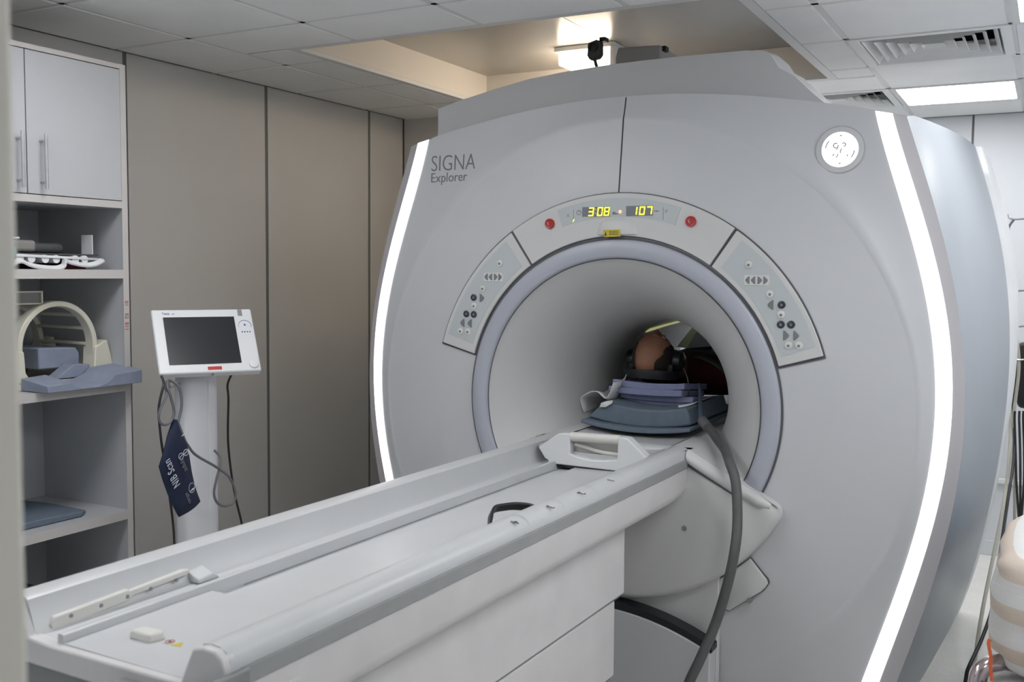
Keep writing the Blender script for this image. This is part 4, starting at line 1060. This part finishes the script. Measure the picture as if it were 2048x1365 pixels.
o = obj('grey_pad', MB().box(.26, .44, -.90, -.715, 1.730, 1.772), M_COILG, bevel=.012, seg=3); props(o, 'grey boxy pad on the flat white coil, upper open shelf', 'pad')
o = obj('charcoal_pad', MB().box(.20, .40, -.705, -.57, 1.727, 1.765), M_COILD, bevel=.016, seg=3); props(o, 'charcoal soft pad behind the grey pad on the flat white coil', 'pad')
o = obj('grey_clip_plate', MB().box(.27, .44, -.90, -.78, 1.7735, 1.782), M_WHITEP, bevel=.003); props(o, 'thin pale plate lying on the grey boxy pad', 'plate')
o = obj('teal_bottle', MB().disc_rim((.452, -.865, 1.728), (0, 1, .0), [(.018, 0), (.030, .006), (.031, .03), (.024, .045), (.008, .05)], 20), M_TEAL); props(o, 'rounded teal bottle end at the far left of the upper open shelf', 'bottle')
# shelf 2: birdcage head coil, pad inside, notched foam wedge in front
t = thing('head_coil', 'cream birdcage head coil with open arch on the middle shelf', 'coil', (.33, -.62, 1.236))
cy = -.618
def archring(x, ro, ri, zc, base):
    pts = []
    for k in range(25):
        a = PI * k / 24; pts.append((x, cy - ro * math.cos(a), zc + ro * 1.0 * math.sin(a)))
    return pts
zc = 1.385; ro, ri = .168, .148
for x0, x1 in ((.375, .42), (.07, .11)):
    rings = []
    for k in range(-4, 29):
        if k < 0: dy, zz_ = -1, zc + .04 * k - .0; c_, s_ = -1, 0; z_off = .036 * k
        elif k > 24: c_, s_ = 1, 0; z_off = -.036 * (k - 24)
        else: a = PI - PI * (k / 24); c_, s_ = math.cos(PI - a) * -1, math.sin(a); z_off = 0
        if 0 <= k <= 24: c_ = -math.cos(PI * k / 24); s_ = math.sin(PI * k / 24)
        rings.append([(x0, cy + ro * c_, zc + ro * s_ + z_off), (x1, cy + ro * c_, zc + ro * s_ + z_off), (x1, cy + ri * c_, zc + ri * s_ + z_off), (x0, cy + ri * c_, zc + ri * s_ + z_off)])
    obj('end_ring', MB().loft(rings), M_CREAM, t, bevel=.003, angle=50)
for k in range(9):
    a = PI * (k + .0) / 8; y = cy - .158 * math.cos(a); z = zc + .158 * math.sin(a)
    obj('rung', MB().box(.10, .38, y - .010, y + .010, z - .006, z + .006), M_CREAM, t, bevel=.003)
for sg in (-1, 1):
    f = [(sg * .150 + cy, 1.375), (sg * .205 + cy, 1.385 if sg < 0 else 1.40), (sg * .222 + cy, 1.34), (sg * .236 + cy, 1.262), (sg * .12 + cy, 1.262), (sg * .145 + cy, 1.30)]
    obj('foot_block', MB().prism(f, .36, .43, 'x'), M_CREAM, t, bevel=.004); obj('foot_block', MB().prism(f, .06, .12, 'x'), M_CREAM, t, bevel=.004)
obj('base', MB().box(.06, .43, cy - .236, cy + .236, 1.2365, 1.262), M_CREAM, t, bevel=.006)
for z in (1.390, 1.358):
    obj('red_label', MB().box(.430, .4315, -.826, -.808, z - .011, z + .011), M_RED, t, smooth=False)
fr = MB()
for a in ((-.775, -.665, 1.585, 1.590), (-.780, -.670, 1.542, 1.547)): fr.box(.395, .40, a[0], a[1], a[2], a[3])
fr.box(.395, .40, -.780, -.774, 1.545, 1.587); fr.box(.395, .40, -.672, -.666, 1.545, 1.587)
fr.box(.36, .40, -.782, -.776, 1.542, 1.547)
obj('mirror_frame', fr, M_CREAM, t, smooth=False); obj('mirror', MB().box(.390, .3945, -.774, -.672, 1.547, 1.585), M_COILG, t, smooth=False)
o = obj('foam_block', MB().prism([(-.66, 1.300), (-.485, 1.295), (-.485, 1.350), (-.50, 1.372), (-.66, 1.378)], .14, .36, 'x'), M_FOAMC, bevel=.005); props(o, 'slate blue foam block lying inside the cream head coil', 'pad')
g = []
ys_ = np.linspace(-.785, -.375, 35)
def wz(y):
    zt = 1.262 + .026 * (y + .785) / .41
    n = (y + .595) / .088
    d = .032 * math.sqrt(max(0, 1 - n * n)) if abs(n) < 1 else 0
    return zt - d
rows = []
for y in ys_:
    zb = 1.2385
    rows.append([(.575, y, zb), (.575, y, max(wz(y), zb + .006)), (.432, y, max(wz(y) + .020, zb + .01)), (.432, y, zb)])
o = obj('notched_wedge', MB().loft(rows), M_FOAMC, angle=40, bevel=.002); props(o, 'steel blue foam wedge with a round notch overhanging the middle shelf edge', 'pad')
o = obj('foam_offcut', MB().prism([(-.64, 1.2655), (-.50, 1.2655), (-.49, 1.31), (-.56, 1.315)], .365, .425, 'x'), M_FOAMC, bevel=.003); props(o, 'small slate blue foam offcut standing behind the notched wedge', 'pad')
# shelf 3 and 4: pads
t_ = MB().loft([[(.06, -1.10, .7395), (.43, -1.10, .7395), (.43, -1.10, .762), (.06, -1.10, .762)], [(.05, -.70, .7395), (.445, -.70, .7395), (.445, -.70, .765), (.05, -.70, .768)], [(.08, -.56, .7395), (.450, -.56, .7395), (.450, -.56, .758), (.08, -.56, .760)], [(.20, -.515, .7395), (.415, -.515, .7395), (.415, -.515, .752), (.20, -.515, .754)]])
o = obj('flat_pad', t_, M_FOAMB, bevel=.004); props(o, 'flat blue-grey pad alone on the lower shelf above the table edge', 'pad')
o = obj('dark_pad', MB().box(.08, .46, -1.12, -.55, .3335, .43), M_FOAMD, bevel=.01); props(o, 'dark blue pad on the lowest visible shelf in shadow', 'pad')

# ================================================================== MONITOR STAND
mc = Vector((.783, -.246, 1.402)); ya, ti = -.569, .606
nrm = Vector((math.cos(ya) * math.cos(ti), math.sin(ya) * math.cos(ti), math.sin(ti)))
rt = Vector((-math.sin(ya), math.cos(ya), 0)); upv = nrm.cross(rt)
MM = frame(mc, rt, upv)       # local x right, y up, z out of the screen
mon = thing('patient_monitor', 'white monitor with dark blank screen on a white post by the cabinet', 'monitor', (.72, -.22, 0))
def mpart(name, mb, m, par=None, **k):
    mb.v = [tuple(MM @ Vector(v)) for v in mb.v]; return obj(name, mb, m, par or mon, **k)
W2, H2 = .19, .1415
mpart('housing', MB().loft([[(-W2, -H2, 0), (W2, -H2, 0), (W2, H2, 0), (-W2, H2, 0)], [(-W2, -H2, -.03), (W2, -H2, -.03), (W2, H2, -.03), (-W2, H2, -.03)], [(-W2 + .03, -H2 + .02, -.055), (W2 - .03, -H2 + .02, -.055), (W2 - .03, H2 - .05, -.055), (-W2 + .03, H2 - .05, -.055)]]), M_MON, bevel=.006)
mpart('screen', MB().box(-.150, .118, -.105, .105, -.002, .0012), M_SCREEN, smooth=False)
mpart('power_tab', MB().box(.135, .152, .108, .137, 0, .0015), M_GREY, smooth=False)
mpart('red_strip', MB().box(-.012, .040, -.131, -.117, 0, .0012), M_RED, smooth=False)
mpart('dial', MB().disc_rim((.163, -.113, 0), (0, 0, 1), [(.018, 0), (.017, .006), (.012, .008)], 24), M_MON)
def mt(n, s, x, y, size, m, **k): text(n, s, size, MM @ Matrix.Translation((x, y, .0012)), m, mon, ext=.0003, **k)
mt('brand_text', 'Tesla', -.155, .117, .014, M_BPRINT, shear=.3); mt('brand_text', 'm3', -.118, .117, .009, M_BPRINT, shear=.3)
rg = [[(.155 + .024 * math.cos(t) * 1 + 0, .062 + .024 * math.sin(t), 0), (.155 + .0255 * math.cos(t), .062 + .0255 * math.sin(t), .0012)] for t in np.linspace(-.3, PI + .3, 20)]
mpart('key_ring_print', MB().loft(rg, closed=False), M_BPRINT)
mpart('alarm_symbol', MB().prism([(.150, .063), (.160, .063), (.155, .073)], 0, .0012, 'z'), M_BPRINT)
for k in range(4):
    mpart('key_symbol', MB().box(.138 + .010 * k, .143 + .010 * k, .031, .036, 0, .0012), M_BPRINT, smooth=False)
mpart('chin_latch', MB().box(.002, .010, -.1445, -.1415, -.02, -.005), M_GREY)
# post, neck and foot
pc = Vector((.70, -.225, 0)); ra, rb = .085, .055
oval = lambda z, k=1: [(pc.x + rb * k * math.copysign(abs(math.cos(t)) ** .7, math.cos(t)), pc.y + ra * k * math.copysign(abs(math.sin(t)) ** .7, math.sin(t)), z) for t in np.linspace(0, 2 * PI, 32, endpoint=False)]
obj('post', MB().loft([oval(.06), oval(1.20), oval(1.25, .97), oval(1.275, .85)]), M_POST, mon, angle=60)
obj('post_seam', MB().tube([(pc.x + rb + .0005, pc.y + .012, .08), (pc.x + rb + .0005, pc.y + .012, 1.24)], .002, 6, False), M_MON, mon)
obj('neck', MB().tube([(.715, -.235, 1.26), (.725, -.238, 1.34), (.748, -.242, 1.375)], .035, 14), M_POST, mon)
obj('foot', MB().prism([(pc.x - .24, pc.y - .22), (pc.x + .20, pc.y - .25), (pc.x + .26, pc.y), (pc.x + .20, pc.y + .25), (pc.x - .24, pc.y + .22)], .02, .07, 'z'), M_POST, mon, bevel=.015, seg=3)
for dx, dy in ((-.20, -.18), (.17, -.20), (-.20, .18), (.17, .20)):
    obj('caster', MB().cyl((pc.x + dx - .012, pc.y + dy, .025), (1, 0, 0), .025, .024, 16), M_DARK, mon)
obj('cuff_hook', MB().tube([(.70, -.305, 1.235), (.78, -.42, 1.24), (.84, -.487, 1.25), (.848, -.495, 1.275)], .004, 8), M_GREY, mon)
# blood pressure cuff with its hose
cf = thing('pressure_cuff', 'navy blue pressure cuff hanging from the monitor post', 'cuff', (.87, -.48, .77))
out = [(-.500, 1.135), (-.535, 1.067), (-.567, .973), (-.478, .773), (-.373, .810), (-.419, .967), (-.449, 1.073), (-.478, 1.125)]
A_ = [(y, z) for y, z in out]
cmb = MB()
lf = [(-.497, 1.135), (-.530, 1.075), (-.549, 1.02), (-.567, .973), (-.545, .920), (-.520, .865), (-.498, .815), (-.478, .773)]
rt_ = [(-.478, 1.130), (-.458, 1.09), (-.440, 1.04), (-.425, .985), (-.410, .93), (-.396, .885), (-.384, .845), (-.373, .810)]
g = []
for (ya_, za_), (yb_, zb_) in zip(lf, rt_):
    g.append([(.868 + .012 * math.sin(s * PI) + .006 * math.sin(za_ * 20), ya_ + (yb_ - ya_) * s, za_ + (zb_ - za_) * s) for s in np.linspace(0, 1, 7)])
obj('cuff_wrap', MB().loft(g, closed=False), M_NAVY, cf, solid=.006)
CF = lambda y, z, ang: frame((.892, y, z), (0, math.sin(ang), -math.cos(ang)), (0, math.cos(ang), math.sin(ang)))
ang = .42
# printed lettering runs up the cuff
UPX = (0, -.42, .91); UPY = (0, -.91, -.42)
text('cuff_text', 'NIB Scan', .046, frame((.8885, -.487, .898), UPX, UPY), M_WPRINT, cf, sx=.62, spacing=1.1)
text('cuff_text', 'adult', .026, frame((.8885, -.452, .945), UPX, UPY), M_INKG, cf)
text('cuff_text', 'range', .020, frame((.8885, -.437, .822), UPX, UPY), M_INKG, cf)
for (y, z) in ((-.482, 1.000), (-.459, 1.010)):
    rg = [[(.8895, y + r * math.cos(t), z + r * math.sin(t)) for r in (.0125, .010)] for t in np.linspace(0, 2 * PI, 21)]
    obj('cuff_ring', MB().loft(rg, closed=False), M_WPRINT, cf, solid=.0006)
    obj('ring_bar', MB().prism([(y - .008, z - .004), (y - .006, z - .006), (y + .008, z + .005), (y + .006, z + .007)], .889, .8898, 'x'), M_WPRINT, cf)
for (y, z, s) in ((-.468, 1.076, .010), (-.428, .868, .014)):
    obj('cuff_mark', MB().prism([(y - s, z - s * .5), (y, z - s * .2), (y + s, z + s * .5), (y, z + s * .2)], .886, .8885, 'x'), M_WPRINT, cf)
rg = [[(.8885, -.432 + r * math.cos(t), .875 + 1.3 * r * math.sin(t)) for r in (.015, .013)] for t in np.linspace(0, 2 * PI, 21)]
obj('cuff_ring', MB().loft(rg, closed=False), M_INKL, cf, solid=.0006)
text('cuff_text', 'H', .016, frame((.8885, -.402, .872), UPX, UPY), M_WPRINT, cf)
cbl = MB().tube([(.83, -.505, 1.275), (.87, -.528, 1.227), (.875, -.563, 1.177), (.875, -.568, 1.142), (.875, -.548, 1.122), (.875, -.518, 1.127), (.875, -.499, 1.16), (.875, -.512, 1.216), (.87, -.522, 1.253), (.85, -.499, 1.276), (.87, -.469, 1.248), (.875, -.463, 1.183), (.875, -.480, 1.125)], .005, 8)
obj('air_hose', cbl, M_CABLE, cf)
obj('air_hose', MB().tube([(.872, -.482, 1.13), (.873, -.452, 1.06), (.868, -.428, 1.028), (.86, -.381, .984), (.85, -.268, .918), (.85, -.203, .868), (.85, -.171, .802), (.85, -.183, .765), (.85, -.231, .760), (.85, -.270, .783), (.85, -.285, .824), (.85, -.269, .879), (.84, -.236, .942), (.80, -.230, .974)], .005, 8), M_CABLE, cf)
o = obj('monitor_lead', MB().tube([(.80, -.485, 1.285), (.86, -.531, 1.265), (.865, -.553, 1.211), (.865, -.560, 1.167), (.865, -.555, 1.104), (.855, -.538, 1.039), (.84, -.50, .9), (.80, -.44, .6), (.72, -.46, .3), (.66, -.50, .10), (.55, -.52, .006)], .0045, 8), M_CABLEB); props(o, 'black cord hanging at the left of the monitor post behind the cuff', 'cord')
o = obj('power_cable', MB().tube([(.70, -.02, 1.295), (.64, .035, 1.245), (.60, .049, 1.19), (.60, .053, 1.126), (.60, .048, .957), (.60, .066, .804), (.60, .091, .692), (.60, .125, .576), (.59, .17, .42), (.57, .20, .2), (.50, .26, .05), (.40, .35, .006), (.1, .45, .006)], .0048, 8), M_CABLEB); props(o, 'black power cord hanging at the right of the monitor post', 'cord')

# ================================================================== RIGHT SIDE: cables on hooks, trolley, blankets
rk = thing('cable_rack', 'white wall post with hooks holding the hanging leads behind the scanner', 'rack', (3.62, 2.66, 0))
obj('pole', MB().tube([(3.64, 2.66, .04), (3.64, 2.66, 2.02)], .014, 12, False), M_WHITEP, rk)
obj('base', MB().disc_rim((3.64, 2.66, 0), (0, 0, 1), [(.17, 0), (.17, .02), (.05, .05), (.02, .06)], 28), M_GREY, rk)
for z, dx in ((1.96, -.22), (1.60, -.20), (1.42, -.19), (1.25, -.17)):
    obj('hook', MB().tube([(3.64, 2.66, z), (3.55, 2.62, z + .005), (3.64 + dx + .02, 2.60, z), (3.64 + dx, 2.60, z + .025)], .005, 8), M_CHROME, rk)
def cord(name, pts, r, m, label, cat='cable'):
    o = obj(name, MB().tube(pts, r, 8), m); props(o, label, cat, 'cables hanging behind the scanner'); return o
cord('grey_lead', [(3.446, 2.6, 1.957), (3.424, 2.6, 1.915), (3.432, 2.6, 1.855), (3.434, 2.6, 1.806), (3.438, 2.6, 1.749), (3.444, 2.6, 1.692), (3.458, 2.6, 1.644), (3.470, 2.6, 1.619), (3.466, 2.6, 1.600), (3.453, 2.6, 1.592), (3.446, 2.6, 1.60)], .006, M_CABLE, 'grey looped lead with a bent end, uppermost beside the scanner back')
cord('beige_tube', [(3.412, 2.58, 1.935), (3.414, 2.58, 1.90), (3.42, 2.58, 1.814), (3.431, 2.58, 1.692), (3.440, 2.58, 1.59), (3.451, 2.58, 1.462), (3.460, 2.58, 1.298), (3.462, 2.58, 1.175), (3.464, 2.56, 1.052), (3.474, 2.52, .943), (3.478, 2.45, .79), (3.468, 2.3, .585), (3.445, 1.95, .40), (3.425, 1.62, .25), (3.412, 1.5, .103), (3.409, 1.45, .010), (3.45, 1.5, .008)], .008, M_BEIGE, 'long beige tube running down to the floor beside the scanner')
cord('beige_tube', [(3.456, 2.61, 1.60), (3.459, 2.61, 1.56), (3.471, 2.61, 1.422), (3.489, 2.61, 1.32), (3.497, 2.61, 1.239), (3.497, 2.61, 1.156), (3.490, 2.61, 1.053), (3.486, 2.60, .95), (3.50, 2.62, .70), (3.51, 2.64, .40), (3.52, 2.66, .10)], .008, M_BEIGE, 'beige tube curving beside the black bag on the rack')
cord('black_lead', [(3.455, 2.63, 1.45), (3.464, 2.63, 1.405), (3.476, 2.63, 1.30), (3.480, 2.63, 1.18), (3.478, 2.63, 1.07), (3.480, 2.62, .97), (3.490, 2.60, .90), (3.497, 2.40, .76), (3.487, 2.2, .62), (3.480, 1.8, .50), (3.470, 1.45, .33), (3.440, 1.30, .22), (3.405, 1.2, .14), (3.394, 1.2, .09), (3.40, 1.15, .008), (3.5, 1.0, .007)], .0075, M_CABLEB, 'black lead running from the rack down to the floor by the scanner base')
for k, (dx, dy) in enumerate(((0, 0), (.020, .02), (.038, .03))):
    cord('black_lead', [(3.492 + dx, 2.5 + dy, 1.0), (3.492 + dx, 2.5 + dy, .957), (3.502 + dx, 2.5 + dy, .808), (3.512 + dx * .9, 2.5, .65), (3.528 + dx * .4, 2.5, .485), (3.541, 2.5, .37), (3.55 + dx * .2, 2.5, .2), (3.57 + dx, 2.5, .02)], .006, M_CABLEB, ('black lead nearest the scanner, in the bundle of three over the blankets', 'middle black lead of the bundle of three over the blankets', 'outermost black lead of the bundle of three over the blankets')[k])
o = obj('black_bag', MB().loft([[(3.49, 2.70, 1.33), (3.56, 2.68, 1.335), (3.56, 2.78, 1.335), (3.49, 2.77, 1.33)], [(3.475, 2.69, 1.27), (3.585, 2.67, 1.27), (3.585, 2.80, 1.27), (3.475, 2.79, 1.27)], [(3.480, 2.69, 1.08), (3.60, 2.67, 1.05), (3.60, 2.80, 1.05), (3.480, 2.79, 1.08)], [(3.50, 2.70, .995), (3.60, 2.69, .98), (3.60, 2.78, .98), (3.50, 2.77, .995)]]), M_CABLEB, bevel=.015, seg=3); props(o, 'black soft bag hanging on the rack at the picture edge', 'bag')
o = obj('clamp', MB().prism([(3.398, 1.93), (3.388, 1.905), (3.393, 1.86), (3.402, 1.818), (3.411, 1.815), (3.412, 1.90)], 2.55, 2.57), M_CABLE, bevel=.003); props(o, 'small grey clamp at the top of the beige tube behind the scanner', 'clamp')
struct('trim_4', MB().box(2.9, RX, RY1 - .02, RY1, .44, .47), M_WHITEP, bevel=.003)

tl = thing('patient_trolley', 'wheeled patient trolley with polished tube rail and white mattress, under the blankets', 'trolley', (3.82, .45, 0))
obj('end_rail', MB().tube([(3.503, -.36, .30), (3.503, -.36, .55), (3.504, -.355, .650), (3.514, -.345, .692), (3.545, -.325, .708), (3.62, -.30, .708), (4.02, -.30, .708), (4.10, -.33, .70), (4.14, -.36, .64), (4.14, -.36, .30)], .021, 16), M_ROSE, tl)
obj('frame', MB().tube([(3.56, -.30, .50), (3.56, 1.55, .50), (4.12, 1.55, .50), (4.12, -.30, .50), (3.56, -.30, .50)], .018, 10, False), M_ROSE, tl)
obj('deck', MB().box(3.55, 4.13, -.28, 1.58, .515, .54), M_GREY, tl, bevel=.005)
obj('mattress', MB().box(3.55, 4.12, -.27, 1.57, .541, .67), M_FOAMD, tl, bevel=.025, seg=3)
obj('orange_strap', MB().tube([(3.532, -.425, .80), (3.529, -.428, .79), (3.535, -.43, .76), (3.536, -.43, .73), (3.540, -.43, .70)], .004, 8), M_ORANGE, tl)
obj('rail_bolt', MB().cyl((3.525, -.35, .655), (1, 0, 0), .009, .03, 12), M_CHROME, tl)
for x in (3.60, 4.08):
    for y in (-.2, 1.45):
        obj('leg', MB().tube([(x, y, .50), (x, y, .09)], .016, 10, False), M_ROSE, tl); obj('caster', MB().cyl((x - .016, y, .055), (1, 0, 0), .055, .032, 20), M_DARK, tl)
def uv_by_height(o, z0, z1):
    me = o.data; uv = me.uv_layers.new(name='uv'); off = o.location.z
    for l in me.loops:
        c = me.vertices[l.vertex_index].co; uv.data[l.index].uv = (c.y + c.x, (c.z + off - z0) / (z1 - z0))
def pillow(x0, x1, y0, y1, z0, z1, seed, amp=.008, ex=.35):
    rnd = random.Random(seed); ph = [rnd.uniform(0, 6) for _ in range(6)]
    rows = []
    for i in range(25):
        v = -PI / 2 + PI * i / 24; row = []
        for k in range(56):
            u = 2 * PI * k / 56
            pw = lambda a, e: math.copysign(abs(a) ** e, a)
            x = (x0 + x1) / 2 + (x1 - x0) / 2 * pw(math.cos(v), ex) * pw(math.cos(u), ex)
            y = (y0 + y1) / 2 + (y1 - y0) / 2 * pw(math.cos(v), ex) * pw(math.sin(u), ex)
            z = (z0 + z1) / 2 + (z1 - z0) / 2 * pw(math.sin(v), .7)
            d = amp * (math.sin(z * 65 + ph[0]) + .6 * math.sin(x * 30 + y * 22 + ph[1]) + .5 * math.sin(z * 120 + y * 30 + ph[2]))
            row.append((x + d * math.cos(u), y + d * math.sin(u), z + d * .4 * math.sin(x * 20 + ph[3])))
        rows.append(row)
    return MB().loft(rows)
o = obj('folded_blanket', pillow(3.525, 4.10, -.44, .25, .672, 1.015, 3), M_STRIPE, angle=80); uv_by_height(o, .612, 1.032); props(o, 'folded cream and white striped blanket on the near end of the trolley', 'blanket')
o = obj('rolled_sheet', pillow(3.585, 4.08, .28, .58, .672, 1.045, 8, .005, .6), M_CLOTH, angle=80); props(o, 'white rolled sheet behind the striped blanket on the trolley', 'sheet')
g = []
for i in range(13):
    s = i / 12; row = []
    for j, (y, z) in enumerate(((-.458, .42), (-.455, .52), (-.45, .63), (-.44, .672), (-.40, .682), (-.27, .679))):
        row.append((3.535 + .55 * s, y - .006 * math.sin(s * 14 + j), z + .006 * math.sin(s * 9) - (.01 if 0 < j else 0)))
    g.append(row)
sheet('draped_sheet', g, M_CLOTH, 'plain white sheet hanging over the near end of the trolley', 'sheet')
